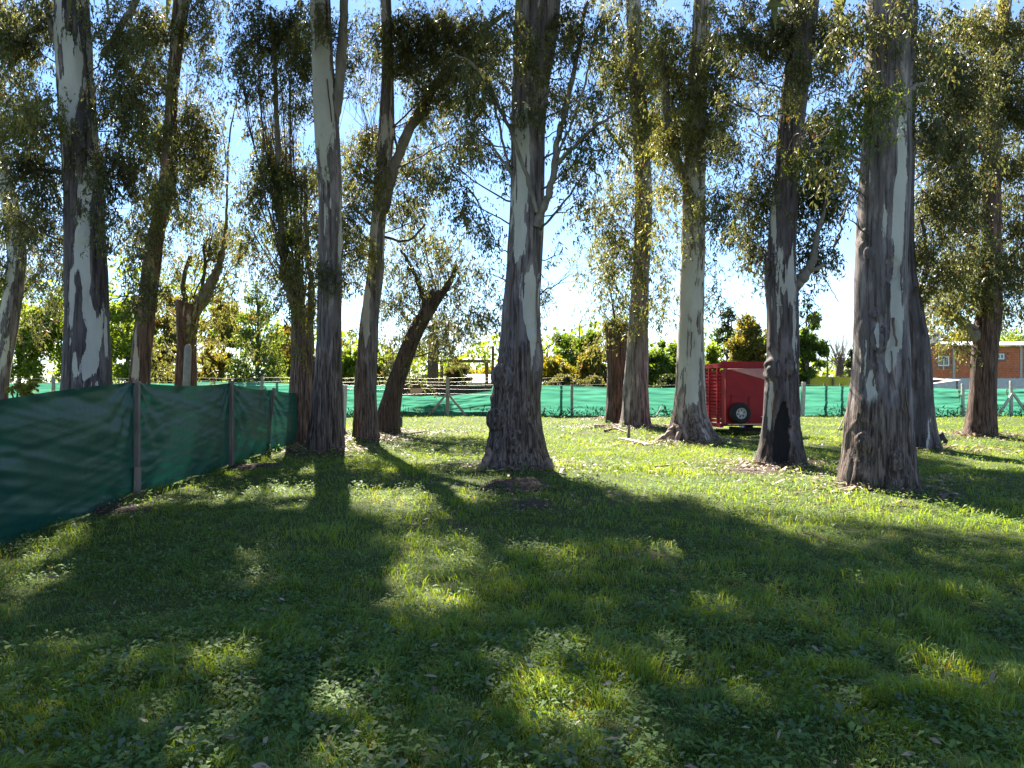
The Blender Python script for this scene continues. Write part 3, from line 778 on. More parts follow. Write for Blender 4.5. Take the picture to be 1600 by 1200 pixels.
# in-frame foliage masses: (px, py, rx, ry, density, depth offset, tint)
BL = {
 'A': [(30, 60, 50, 70, 1.1, 0, None), (40, 180, 55, 60, 1.3, -1, 'gold'), (60, 270, 50, 55, 1.3, 0, 'dark'), (20, 330, 40, 50, 1.1, 1, None), (185, 60, 45, 60, 1.1, -.5, None), (200, 160, 50, 60, 1.0, 0, None), (180, 260, 45, 55, 1.2, 0, 'dark'),
       (158, 330, 40, 45, 1.1, .8, 'dark'), (190, 380, 45, 50, 1.1, 0, 'dark'), (75, 400, 30, 50, 1.0, 1, 'dark'), (80, 350, 30, 40, 1, 0, 'dark'), (60, 20, 40, 40, 1, 0, 'dark'), (215, 455, 35, 40, .8, 1, 'dark'), (150, 240, 14, 40, .5, .8, None)],
 'B': [(10, 240, 35, 50, 1.2, 0, None), (10, 420, 25, 60, .9, 0, None), (55, 440, 40, 50, 1.0, 1, None), (70, 500, 30, 30, .8, 1, None), (15, 30, 30, 40, 1.1, 0, 'gold'), (-20, 150, 30, 60, 1.1, 0, None)],
 'C': [(230, 40, 50, 50, 1.2, 0, None), (290, 60, 40, 60, .7, 0, None), (240, 130, 40, 55, 1.2, -1, None), (300, 180, 40, 50, 1.2, 0, None), (225, 220, 35, 50, 1.2, 0, 'green'), (300, 260, 40, 45, 1.2, 0, None), (235, 300, 40, 50, 1.2, -1, 'olive'),
       (280, 320, 40, 45, 1.2, 1, 'olive'), (215, 370, 35, 40, 1.1, 0, 'dark'), (255, 385, 28, 30, .8, 0, None), (325, 215, 18, 45, .8, 0, None), (320, 30, 30, 40, .5, 0, None), (225, 430, 25, 40, .8, 0, 'dark')],
 'D': [(335, 350, 28, 45, 1.0, 0, 'olive'), (310, 400, 35, 35, .9, 0, None), (345, 400, 30, 35, 1.1, 0, None), (350, 450, 28, 30, 1.1, 0, None), (285, 430, 28, 25, .7, 0, 'olive'), (275, 480, 22, 30, .6, 1, 'olive'), (340, 490, 35, 35, .9, 0, None), (320, 540, 28, 35, .9, 1, None), (260, 540, 25, 40, .8, 1, None),
       (375, 390, 25, 30, .9, 1, None), (245, 470, 20, 30, .6, 1, None)],
 'Fp': [(400, 50, 45, 45, .7, 0, 'olive'), (375, 110, 35, 35, .8, -1, None), (450, 40, 40, 50, 1.2, 0, None), (440, 140, 40, 40, .6, 0, None), (455, 200, 40, 40, 1.2, 0, 'gold'), (410, 190, 25, 40, .9, 0, None), (425, 260, 38, 45, 1.2, 0, 'green'), (470, 280, 32, 50, 1.2, 0, None),
        (400, 300, 26, 30, 1.1, 0, 'dark'), (445, 340, 45, 40, 1.3, 0, 'green'), (480, 390, 30, 40, 1.2, 0, None), (430, 400, 40, 40, 1.2, 0, 'dark'), (465, 450, 35, 40, 1.3, -1, None), (440, 460, 30, 35, 1.0, 0, 'dark'), (480, 500, 20, 30, .9, -1, 'gold'), (478, 550, 13, 22, .8, -1.2, 'gold'), (390, 350, 20, 25, .7, 0, None)],
 'G': [(555, 60, 30, 55, 1.2, 1, 'olive'), (560, 150, 30, 55, 1.2, 1, 'gold'), (475, 90, 28, 55, 1.0, 1, None), (470, 170, 25, 40, 1.1, .5, 'gold'), (555, 240, 28, 45, 1.2, 1, 'gold'), (515, 225, 22, 60, .55, -.5, 'olive'), (560, 320, 30, 40, 1.0, 1, None), (515, 420, 18, 28, .8, -.6, 'dark'), (480, 330, 20, 60, .9, .6, 'gold'), (550, 400, 26, 40, .9, 1, None), (500, 15, 30, 30, 1, -.5, None)],
 'H': [(620, 50, 40, 55, 1.3, 0, None), (580, 110, 32, 55, 1.2, 0, 'gold'), (650, 110, 45, 45, 1.2, 0, None), (700, 40, 50, 50, 1.3, 0, 'olive'), (755, 60, 45, 55, 1.1, 0, None), (570, 200, 32, 55, 1.2, 0, 'gold'), (640, 190, 35, 40, .9, 0, None), (690, 165, 40, 40, 1.0, 0, None), (580, 280, 34, 45, 1.2, -.6, 'gold'), (650, 270, 35, 45, .8, .5, None),
       (550, 360, 30, 40, 1.0, 0, None), (580, 400, 18, 40, .9, -.7, 'gold'), (620, 330, 30, 40, .8, 0, None), (540, 440, 20, 35, .8, 0, None), (545, 510, 16, 35, .7, 0, None), (715, 210, 30, 30, .7, 0, None), (675, 330, 40, 40, .6, .5, None), (600, 235, 18, 70, .8, -.8, 'gold'), (720, 110, 50, 40, .9, -1, None)],
 'I': [(640, 400, 45, 40, 1.0, 0, None), (690, 400, 45, 40, 1.0, 0, None), (735, 390, 25, 40, .7, 0, None), (630, 470, 35, 40, 1.2, 0, None), (625, 530, 30, 35, 1.1, .5, None), (720, 440, 35, 35, .9, 0, None), (710, 490, 35, 40, 1.0, 0, None), (695, 530, 35, 30, 1.0, .5, None), (735, 520, 18, 35, .5, .5, None), (600, 560, 14, 25, .9, .4, None), (655, 445, 30, 30, .9, 0, None), (640, 570, 20, 20, .6, .6, 'olive'), (660, 350, 30, 30, .7, 0, None)],
 'J': [(755, 140, 40, 55, .55, -.8, 'olive'), (735, 200, 35, 45, .6, -.5, 'olive'), (765, 250, 28, 45, .45, 0, None), (730, 310, 40, 40, .45, .5, None), (700, 250, 30, 40, .5, 0, None), (755, 370, 30, 45, .4, .5, None), (905, 90, 30, 60, .45, -.5, None), (890, 190, 28, 45, .35, -.5, None), (930, 130, 28, 50, .4, -.6, None), (920, 235, 28, 40, .7, -.7, 'green'),
       (950, 200, 22, 35, .7, -.8, None), (890, 270, 20, 35, .35, -.3, None), (905, 320, 25, 40, .35, 0, None), (880, 25, 40, 40, .7, -.5, None), (940, 40, 40, 45, .7, -.5, None), (830, 70, 40, 50, .5, -1.0, 'olive'), (780, 40, 35, 45, .9, -.8, 'olive'), (870, 400, 22, 40, .4, .8, None), (860, 470, 28, 35, .9, 1, 'dark'), (875, 520, 22, 25, .7, 1, 'dark'), (770, 430, 20, 40, .5, 1, None), (765, 500, 18, 35, .5, 1, None), (845, 150, 30, 60, .35, -1, None)],
 'K': [(945, 430, 25, 35, .9, 0, None), (965, 470, 30, 30, 1.2, 0, None), (960, 500, 28, 20, 1.2, -.8, None), (935, 480, 15, 28, .9, 0, None), (945, 390, 25, 30, .7, 0, None), (930, 530, 20, 30, .7, .5, 'gold')],
 'L': [(1000, 60, 35, 50, 1.2, 0, None), (960, 100, 35, 45, .9, 0, 'olive'), (1020, 130, 35, 50, 1.2, -.6, None), (990, 190, 30, 45, 1.3, -1, None), (1030, 200, 25, 40, 1.1, 0, None), (1000, 260, 24, 50, 1.4, -1, None), (960, 300, 35, 40, .8, 0, 'olive'), (1005, 330, 18, 50, 1.4, -1, 'gold'), (970, 360, 30, 35, .9, 0, 'olive'), (1035, 290, 22, 40, .8, 0, 'olive'),
       (955, 410, 30, 30, .9, 0, 'olive'), (1003, 420, 18, 40, 1.2, -1, None), (1030, 370, 20, 35, .7, 0, 'olive'), (998, 485, 18, 30, 1.0, -1, None), (1035, 440, 18, 30, .5, 0, 'olive'), (1028, 490, 16, 25, .5, 0, 'olive'), (930, 330, 25, 35, .5, 0, None)],
 'M': [(1105, 30, 26, 40, .8, 0, 'olive'), (1055, 60, 32, 50, 1.1, 0, None), (1120, 80, 26, 45, 1.3, -.8, None), (1060, 140, 38, 50, 1.2, 0, None), (1115, 140, 32, 45, 1.2, -.6, None), (1080, 190, 28, 50, 1.2, -.8, 'gold'), (1045, 220, 28, 40, .9, -.4, None), (1120, 210, 28, 40, 1.2, 0, 'olive'), (1090, 260, 30, 40, 1.2, -.8, 'olive'), (1050, 290, 26, 40, 1.0, 0, None), (1125, 290, 28, 40, 1.0, 0, 'olive'),
       (1080, 320, 25, 35, 1.1, -.8, 'gold'), (1045, 340, 20, 35, .8, 0, None), (1075, 385, 16, 28, .9, -.8, 'gold'), (1130, 350, 25, 40, .8, 0, 'olive'), (1045, 410, 18, 30, .6, 0, 'olive'), (1120, 410, 20, 35, .6, 0, 'olive'), (1040, 480, 15, 30, .4, 0, 'olive'), (1115, 470, 15, 30, .5, 0, 'dark')],
 'N': [(1160, 50, 40, 50, 1.0, 0, 'dark'), (1220, 40, 50, 50, 1.2, 0, 'dark'), (1290, 60, 45, 55, 1.0, 0, 'dark'), (1180, 120, 40, 45, 1.2, 0, 'dark'), (1260, 110, 45, 45, 1.2, -.8, None), (1310, 130, 35, 45, .9, 0, 'dark'), (1210, 180, 40, 45, 1.4, -1, 'gold'), (1265, 180, 45, 40, 1.3, -1, 'gold'), (1170, 200, 35, 45, 1.1, 0, None), (1310, 190, 30, 40, 1.0, -.5, 'olive'),
       (1180, 260, 38, 40, 1.2, 0, None), (1230, 240, 32, 40, 1.3, -1, 'green'), (1285, 230, 35, 35, .9, 0, None), (1160, 310, 35, 45, 1.1, 0, None), (1195, 320, 25, 45, 1.2, .5, 'dark'), (1265, 290, 28, 40, 1.0, .4, 'dark'), (1290, 320, 22, 40, .6, .4, 'dark'), (1150, 380, 25, 40, .9, 0, 'dark'), (1180, 380, 22, 40, .9, .4, None), (1260, 350, 24, 40, .9, .5, 'dark'), (1265, 400, 18, 25, .6, .4, 'dark'),
       (1125, 150, 25, 45, .9, .4, 'dark'), (1175, 440, 18, 35, .8, 1, None), (1285, 375, 24, 40, .6, .3, 'dark'), (1265, 500, 22, 50, .5, .8, 'dark'), (1310, 90, 40, 60, .9, .4, 'dark'), (1300, 200, 40, 60, .9, .4, 'olive'), (1250, 210, 50, 50, .9, -1.2, 'gold'), (1290, 280, 35, 50, .8, .3, 'dark'), (1150, 120, 50, 80, .8, .5, 'dark')],
 'O': [(1320, 40, 30, 45, .8, 0, 'dark'), (1440, 40, 30, 45, 1.0, 0, 'olive'), (1340, 130, 26, 40, .7, -.6, 'dark'), (1375, 150, 30, 22, .7, -.9, 'green'), (1345, 185, 22, 28, .9, -.8, 'green'), (1450, 120, 30, 40, .9, .3, None), (1310, 270, 22, 40, .35, -.4, None), (1440, 200, 26, 35, .9, .3, 'dark'), (1465, 260, 28, 35, .8, .3, 'dark'), (1320, 330, 14, 30, .22, -.5, None), (1385, 20, 40, 30, .5, -.8, None)],
 'P': [(1480, 40, 35, 50, .9, 0, None), (1480, 140, 35, 45, .9, 0, None), (1500, 220, 35, 45, 1.0, 0, None), (1450, 300, 22, 40, .6, 0, None), (1490, 310, 35, 45, .8, 0, None), (1460, 370, 28, 35, .9, 0, 'olive'), (1480, 420, 35, 35, 1.1, 0, 'olive'), (1445, 440, 20, 35, .8, 0, 'olive'), (1440, 400, 18, 50, .7, 0, None), (1460, 90, 40, 80, .9, .5, 'dark'), (1455, 210, 35, 70, .8, .4, 'olive'), (1500, 130, 40, 60, .8, .6, None), (1470, 330, 35, 50, .8, .4, 'dark')],
 'Q': [(1520, 50, 40, 50, 1.0, 0, 'gold'), (1580, 60, 35, 55, 1.2, 0, 'olive'), (1550, 120, 50, 40, 1.2, 0, None), (1510, 170, 35, 35, .9, 0, None), (1590, 160, 35, 45, 1.2, 0, None), (1520, 260, 35, 40, .9, 0, None), (1585, 250, 28, 45, .8, 0, None), (1510, 340, 35, 40, .8, 0, 'dark'), (1585, 340, 28, 45, .9, 0, None), (1515, 410, 40, 35, 1.1, 0, 'olive'), (1580, 420, 32, 45, 1.0, 0, 'dark'),
       (1500, 460, 45, 30, 1.3, 0, 'gold'), (1545, 400, 25, 60, .8, -.8, 'dark'), (1455, 480, 28, 25, 1.1, 0, 'gold'), (1570, 480, 25, 25, .8, 0, 'dark'), (1490, 490, 24, 18, .8, -.6, 'gold'), (1488, 533, 8, 14, .7, -1.5, 'olive'), (1625, 200, 30, 90, 1, 0, None), (1625, 400, 30, 80, 1, 0, None)],
}
FILL = {'A': [(45, 200, 70, 230, .5), (200, 200, 60, 230, .45), (75, 380, 60, 90, .4)], 'C': [(240, 200, 60, 230, .35), (300, 200, 40, 230, .4), (235, 390, 50, 70, .4)], 'Fp': [(430, 230, 60, 250, .55), (470, 350, 40, 150, .5), (425, 185, 55, 60, .8)],
        'H': [(570, 200, 50, 230, .5), (680, 90, 120, 90, .55), (650, 230, 80, 120, .3)], 'I': [(670, 460, 90, 110, .45)], 'L': [(1000, 220, 60, 260, .4), (960, 380, 50, 120, .35)], 'M': [(1085, 180, 70, 230, .4)],
        'N': [(1220, 120, 120, 150, .55), (1200, 300, 90, 100, .45), (1170, 400, 45, 100, .4)], 'P': [(1480, 230, 60, 260, .5)], 'Q': [(1560, 230, 70, 260, .5), (1515, 420, 60, 60, .45)], 'J': [(900, 120, 60, 140, .3), (745, 220, 60, 160, .22), (890, 430, 40, 130, .2)], 'G': [(520, 240, 60, 240, .25)], 'B': [(15, 300, 50, 300, .5)]}
for k, L in FILL.items():
    for (px, py, rx, ry, dn) in L: T[k].blob(px, py, rx, ry, dn * .62, .8)
for k, L in BL.items():
    for (px, py, rx, ry, dn, dy, tn) in L:
        T[k].blob(px, py, rx, ry, dn, dy, tint=tn)

# crowns above the frame: unseen sprays placed along sun rays to shade the near lawn
def shade_crowns_above():
    r = np.random.default_rng(55)
    n = 3900
    gy = r.uniform(1.2, 10.5, n); gx = r.uniform(-1, 1, n) * (gy * .75 + 4.0)
    qy = depth(r.uniform(790, 1010, 900)); qx = (r.uniform(150, 560, 900) - 800) / F * qy
    gx, gy = np.r_[gx, qx], np.r_[gy, qy]; n = len(gx)
    dens = .92 * (1 - lit_mask(gx, gy))
    p = np.stack([gx, gy, gx * 0], -1)
    dens *= sstep(.30, .44, fbm(p * .9, 61, 3))
    k = r.random(n) < dens
    gx, gy = gx[k], gy[k]
    # lowest distance along the ray to the sun at which the ray is above the camera's view
    ce, se = math.cos(SUN_EL), math.sin(SUN_EL)
    te = se / ce; cy = math.cos(SUN_AZ); sx = math.sin(SUN_AZ)
    d = (EYE + .55 * gy + .6) / (te - .55 * cy) + r.uniform(0, 4.5, len(gx))
    P = np.stack([gx + d * sx, gy + d * cy, d * te], -1)
    # general crown mass away from the sun's path over the lit lawn
    m = 1500
    ks = [t for t in Tree.all if t.H > 15 and t.z[-1] > t.zvis]
    Q = []
    for t in ks:
        q = r.normal(0, 1, (m // len(ks), 3)) * np.array([2.0, 2.0, 2.4]) + t.axis(t.zvis + 3.8)
        Q.append(q)
    Q = np.concatenate(Q)
    Q = Q[(Q[:, 2] - EYE) / Q[:, 1] > .56]
    a, b = shadow_xy(Q)
    inv = (b > 1.5) & (b < 40) & (np.abs(a) < b * .8 + 3)
    Q = Q[~(inv & (r.random(len(Q)) < np.maximum(lit_mask(a, b), (b > 12) * .9)))]
    P = np.concatenate([P, Q])
    tx = np.array([t.axis(min(t.zvis, t.z[-1]))[0] for t in ks]); ty = np.array([t.Y for t in ks])
    near = np.argmin((P[:, None, 0] - tx) ** 2 + (P[:, None, 1] - ty) ** 2, axis=1)
    for i, t in enumerate(ks):
        t.upper(P[near == i])
shade_crowns_above()
for t in Tree.all: t.finish()

# spreading surface roots of the pale grey tree
def root_piece(t, pts, name='root'):
    P = np.array([at(a, b, t.Y - o) for a, b, c, o in pts]); R = np.array([c / F * t.Y for a, b, c, o in pts])
    tt = np.linspace(0, len(P) - 1, 12)
    P2 = np.stack([np.interp(tt, np.arange(len(P)), P[:, k]) for k in range(3)], -1) + np.random.default_rng(3).normal(0, .012, (12, 3))
    R2 = np.interp(tt, np.arange(len(P)), R)
    tb = Tubes(); tb.add(P2 - np.array([t.x0, t.Y, t.gz]), R2, 8)
    link(name, tb.mesh(name), M['root'], t.root)
root_piece(T['M'], [(1052, 663, 3, .25), (1059, 667, 3.5, .45), (1062, 676, 3.5, .6), (1058, 689, 4, .7)])
root_piece(T['M'], [(1052, 668, 4, .3), (1046, 675, 3.5, .45), (1038, 683, 3.5, .5), (1026, 691, 3, .5)])
root_piece(T['M'], [(1060, 663, 3, .35), (1068, 668, 4, .5), (1070, 680, 4.5, .62), (1076, 693, 4.5, .7)])
root_piece(T['J'], [(850, 712, 7, .2), (858, 728, 8, .3), (868, 742, 5, .4)])
root_piece(T['J'], [(770, 705, 9, .3), (760, 722, 9, .35), (748, 738, 5, .4)])

# ------------------------------------------------------------------ near fence of green shade cloth
def cloth_mat(name, c1, c2, trans, rough=.5, spec=.4, st=(1, 1, 1)):
    m, n, l, p = new_mat(name)
    t = n.new('ShaderNodeTexCoord')
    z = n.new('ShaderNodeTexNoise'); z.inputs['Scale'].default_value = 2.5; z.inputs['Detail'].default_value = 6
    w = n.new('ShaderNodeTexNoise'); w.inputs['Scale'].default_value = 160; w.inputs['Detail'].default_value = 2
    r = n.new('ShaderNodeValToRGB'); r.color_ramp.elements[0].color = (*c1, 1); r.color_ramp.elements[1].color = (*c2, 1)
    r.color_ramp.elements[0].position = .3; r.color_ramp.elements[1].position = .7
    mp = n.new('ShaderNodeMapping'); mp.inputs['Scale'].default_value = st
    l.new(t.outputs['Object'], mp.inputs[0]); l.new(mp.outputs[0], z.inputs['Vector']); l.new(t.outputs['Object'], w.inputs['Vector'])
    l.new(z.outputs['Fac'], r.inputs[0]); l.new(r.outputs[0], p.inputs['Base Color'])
    p.inputs['Roughness'].default_value = rough; p.inputs['Specular IOR Level'].default_value = spec
    b = n.new('ShaderNodeBump'); b.inputs['Strength'].default_value = .25; b.inputs['Distance'].default_value = .004
    l.new(w.outputs['Fac'], b.inputs['Height']); l.new(b.outputs[0], p.inputs['Normal'])
    tr = n.new('ShaderNodeBsdfTranslucent'); l.new(r.outputs[0], tr.inputs[0])
    mix = n.new('ShaderNodeMixShader'); mix.inputs[0].default_value = trans
    l.new(p.outputs[0], mix.inputs[1]); l.new(tr.outputs[0], mix.inputs[2]); l.new(mix.outputs[0], n['Material Output'].inputs[0])
    return m
M['cloth'] = cloth_mat('dark_green_shade_cloth', (.006, .050, .040), (.010, .070, .050), .28, .40, .5)
M['net'] = cloth_mat('bright_green_shade_net', (.040, .19, .125), (.090, .34, .23), .38, .6, .3, (.25, .25, 3.0))  # level dark streaks in the colour stand in for crease shading

def near_fence():
    root = empty('cloth_fence', (-5.5, 12, 0))
    tag(root, 'long dark green shade cloth fence on wooden posts running away along the left side', 'fence')
    path = np.array([[-4.62, 3.4], [-5.0, 6.5], [-5.44, 10.56], [-5.70, 14.8], [-5.79, 17.6], [-5.62, 20.6]])
    top = np.array([1.5, 1.5, 1.62, 1.62, 1.46, 1.38])
    for b in range(5):
        p0, p1 = path[b], path[b + 1]; L = np.linalg.norm(p1 - p0)
        nu, nv = max(20, int(L / .034)), 52
        u = np.linspace(0, 1, nu + 1); v = np.linspace(0, 1, nv + 1)
        U, V = np.meshgrid(u, v)
        d = (p1 - p0) / L; nrm = np.array([d[1], -d[0]])          # towards the lawn
        sag = 4 * U * (1 - U)
        zt = top[b] + (top[b + 1] - top[b]) * U - (.05 if b != 1 else .0) * sag
        if b == 1: zt = zt - .10 * np.clip(1 - U * 1.4, 0, 1) ** 1.2
        gx = p0[0] + d[0] * L * U; gyy = p0[1] + d[1] * L * U
        zb = ground_z(gx, gyy) + .01 + .03 * np.sin(U * L * 3 + b)
        Z = zb + (zt - zb) * V
        s = U * L
        q = np.stack([s, Z + s * .16, s * 0 + b * 7.7], -1).reshape(-1, 3)
        # long nearly level wrinkles, slanting to the posts, and fine pleats
        w1 = fbm(q * np.array([.14, 4.6, 1]), 41, 3) - .5
        q2 = np.stack([s, Z - s * .10, s * 0 + b * 3.1], -1).reshape(-1, 3)
        w2 = 1 - np.abs(2 * fbm(q2 * np.array([.28, 9.0, 1]), 43, 2) - 1)
        w3 = fbm(q * np.array([.9, 26, 1]), 45, 2) - .5
        q3 = np.stack([s, Z + s * (.22 if b != 2 else -.3), s * 0 + b * 5.1], -1).reshape(-1, 3)
        w4 = 1 - np.abs(2 * fbm(q3 * np.array([.5, 17.0, 1]), 47, 2) - 1)
        fold = 0
        for uu, sg in ((0, 1), (1, -1)):                            # folds that fan from the upper corners
            du = np.abs(U - uu) * L + .05; dv = zt - Z + .05
            ang = np.arctan2(dv, du)
            fold = fold + np.sin(ang * 17 + b) * .020 * np.exp(-np.hypot(du, dv) / .9)
        edge = np.minimum(1, np.minimum(U, 1 - U) * L / .12)
        disp = (w1.reshape(U.shape) * .07 + (w2.reshape(U.shape) - .7) * .024 + w3.reshape(U.shape) * .022 + w4.reshape(U.shape) * .012 + fold * 1.3) * (.35 + .65 * edge)
        disp += .05 * sag * np.sin(V * math.pi)
        roll = np.exp(-((1 - V) / .03) ** 2) * .03
        X = gx + nrm[0] * (disp + roll + .03); Yy = gyy + nrm[1] * (disp + roll + .03)
        vv = np.stack([X, Yy, Z], -1).reshape(-1, 3) - np.array([-5.5, 12, 0])
        i = (np.arange(nv)[:, None] * (nu + 1) + np.arange(nu)[None]).ravel()
        f = np.stack([i, i + 1, i + nu + 2, i + nu + 1], -1)
        link('cloth_panel', fast_mesh('cloth_panel', vv, f, 4, smooth=True), M['cloth'], root)
    for j in range(1, 6):
        if j == 5: continue
        d = path[j] - path[j - 1]; d /= np.linalg.norm(d); nrm = np.array([d[1], -d[0]])
        c = path[j] + nrm * .075
        lean = (.05 if j == 4 else .0)
        mb = MB(); h = top[j] + (.05 if j in (3, 4) else .02)
        if j == 2:      # the cloth laps over the middle of this one
            mb.bar((c[0] + 5.5, c[1] - 12, .3), (c[0] + 5.5, c[1] - 12, h), .085, .06)
            MB().bar((c[0] + 5.5, c[1] - 12.01, -.2), (c[0] + 5.52, c[1] - 12.03, .42), .10, .07).build('post_foot', M['wood_post'], root, bevel=.008)
        else:
            mb.bar((c[0] + 5.5 - lean * 3, c[1] - 12, -.2), (c[0] + 5.5 + lean, c[1] - 12, h), .09 if j != 4 else .07)
        mb.build('post', M['wood_post'], root, bevel=.008)
    # tuck of cloth over the lapped post
    tb = Tubes(); pts = []
    return root
near_fence()

# round topped pale post behind the near fence
o = MB().lathe([(0.0, -.2), (.095, -.2), (.088, 2.48), (.07, 2.55), (.035, 2.59), (0, 2.60)], 14).build('bollard_post', M['concrete_dark'], smooth=True)
p = at(287, 700, depth(700)); o.location = (p[0], p[1], 0); o.rotation_euler = (0, math.radians(2.5), 0)
tag(o, 'weathered pale round topped post standing behind the near green fence', 'post')

# ------------------------------------------------------------------ far boundary fence
FY = 37.0
def fx(px, Y=FY): return (px - 800) / F * Y
def far_fence():
    root = empty('net_fence', (0, FY, 0))
    tag(root, 'long bright green shade net fence with concrete posts across the back of the lawn', 'fence')
    stations = [-330, -180, -40, 88, 190, 300, 412, 536, 626, 700, 768, 893, 1065, 1253, 1336, 1500, 1575, 1700, 1850, 2000]
    tops = {536: 1.5, 626: 1.05, 700: 1.02, 768: 1.28}
    zt_of = lambda px: np.interp(px, [-400, 400, 530, 537, 625, 627, 700, 735, 768, 769, 893, 1065, 1066, 1240, 1253, 1500, 1700, 2100], [1.62, 1.66, 1.6, 1.5, 1.5, .98, .98, 1.10, 1.26, 1.52, 1.48, 1.36, 1.36, 1.4, 1.5, 1.35, 1.4, 1.4])
    rgen = np.random.default_rng(9)
    for a, b in zip(stations[:-1], stations[1:]):
        nu, nv = max(12, int((b - a) / 2.2)), 30
        U, V = np.meshgrid(np.linspace(a, b, nu + 1), np.linspace(0, 1, nv + 1))
        x = fx(U)
        zt = zt_of(U) + (fbm(np.stack([x * .7, x * 0, x * 0], -1).reshape(-1, 3), 3, 2).reshape(U.shape) - .5) * .12
        if 536 <= a < 768: zt = np.minimum(zt, zt_of(U) + .03)
        zb = ground_z(x, np.full_like(x, FY)) - .02
        Z = zb + (zt - zb) * V
        loose = 1.0 if (530 <= a < 768 or a >= 1336) else .45
        sl = .10 if a >= 690 and a < 768 else -.02
        q = np.stack([x, Z - sl * x * 1.2, x * 0 + a], -1).reshape(-1, 3)
        w = (fbm(q * np.array([.5, 5.0, 1]), 51, 3) - .5).reshape(U.shape) * .26 * loose
        w += (1 - np.abs(2 * fbm(q * np.array([.9, 9.0, 1]), 53, 2) - 1)).reshape(U.shape) * .15 * loose
        v = np.stack([x, w - .05, Z], -1).reshape(-1, 3)
        i = (np.arange(nv)[:, None] * (nu + 1) + np.arange(nu)[None]).ravel()
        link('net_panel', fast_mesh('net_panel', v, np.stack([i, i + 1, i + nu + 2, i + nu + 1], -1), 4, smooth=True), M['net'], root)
    for px in stations:
        if px in (626, 768): continue
        h = {88: 1.95, 412: 1.95, 1253: 1.70, 1336: 1.65, 1500: 1.62, 893: 1.55, 1065: 1.5, 700: 1.95, 1575: 1.75}.get(px, 1.7)
        z = float(ground_z(np.array([fx(px)]), np.array([FY]))[0])
        dark = px in (700, 893, 88, 412)
        w = .17 if px in (1253, 700) else .13
        mb = MB(); mb.bar((fx(px) - (.09 if px == 1253 else 0), -.24, z - .2), (fx(px), -.22, z + h), w)
        mb.build('post', M['concrete_dark' if dark else 'concrete'], root, bevel=.015)
    # thin posts seen through the net
    for px in (432, 876, 1290, 1315):
        MB().bar((fx(px), .12, -.1), (fx(px), .12, 1.62 if px != 432 else 1.95), .10).build('post', M['wood_post'], root)
    # braces of the two strainer posts
    for px in (700, 1575):
        for sg in (-1, 1):
            MB().bar((fx(px) + sg * .03, -.36, 1.12), (fx(px) + sg * (.95 if px == 700 else .78), -.4, .0), .11).build('brace', M['concrete_dark' if px == 700 else 'concrete'], root, bevel=.01)
    # straight wires
    for k, z in enumerate((1.10, 1.35, 1.55, 1.72, 1.9)):
        tb = Tubes()
        xs = np.linspace(fx(-330), fx(880 if z > 1.6 else 2000), 90)
        tb.add(np.stack([xs, xs * 0 - .27, z + .03 * np.sin(xs * 1.3 + k)], -1), np.full(90, .0055), 4)
        link('wire', tb.mesh('wire'), M['wire'], root)
M['wire'] = noisy_mat('galvanised_wire', (.30, .27, .24), (.45, .42, .38), 20, .5, 0, metallic=.6)
far_fence()

M['dark_sheet'] = noisy_mat('dark_brown_sheeting', (.035, .022, .02), (.07, .045, .04), 6, .9, .4)
o = MB().box(fx(600), fx(778), 0, .06, 0, 1.48).build('dark_screen', M['dark_sheet']); o.location = (0, FY + 1.4, 0)
tag(o, 'dark brown screen showing above the sagging part of the green net', 'screen')

M['pink'] = noisy_mat('faded_pink_board', (.50, .27, .20), (.62, .36, .27), 5, .8, .1)
sg = MB()
ax, bx, cxx = fx(642), fx(659), fx(663)
za, zb_ = 1.6 - (614 - 600) / F * FY, 1.6 - (606.5 - 600) / F * FY
sv = [(ax, -.34, za), (bx, -.34, za), (cxx, -.34, (za + zb_) / 2), (bx, -.34, zb_), (ax, -.34, zb_)]
sv2 = [(x, y + .03, z) for x, y, z in sv]
sg.add(sv + sv2, [(0, 1, 2, 3, 4), (9, 8, 7, 6, 5), (0, 5, 6, 1), (1, 6, 7, 2), (2, 7, 8, 3), (3, 8, 9, 4), (4, 9, 5, 0)])
o = sg.build('arrow_board', M['pink']); o.location = (0, FY, 0)
tag(o, 'small blank pinkish arrow shaped board hung on the back fence wires', 'sign')

# timber frame beyond the fence
root = empty('timber_frame', (fx(725, 42), 42, 0)); tag(root, 'brown timber goalpost like frame beyond the back fence', 'frame')
x0 = fx(725, 42)
def T42(px): return fx(px, 42) - x0
zt = EYE + 36 / F * 42
MB().bar((T42(682), 0, zt + .02), (T42(766), 0, zt - .02), .16).build('beam', M['timber'], root, bevel=.01)
MB().bar((T42(760.5), 0, 0), (T42(760.5), 0, zt - .09), .20).build('post', M['timber'], root, bevel=.01)
MB().bar((T42(690), .1, 0), (T42(690), .1, zt - .09), .18).build('post', M['timber'], root, bevel=.01)
o = MB().tube([(0, 0, -.2), (.02, 0, 2), (.05, 0, EYE + 60 / F * 42)], [.11, .10, .08], 8).build('tall_pole', M['timber'])
o.location = (fx(769, 42.6), 42.6, 0); tag(o, 'tall rough wooden pole beside the right end of the timber frame', 'pole')

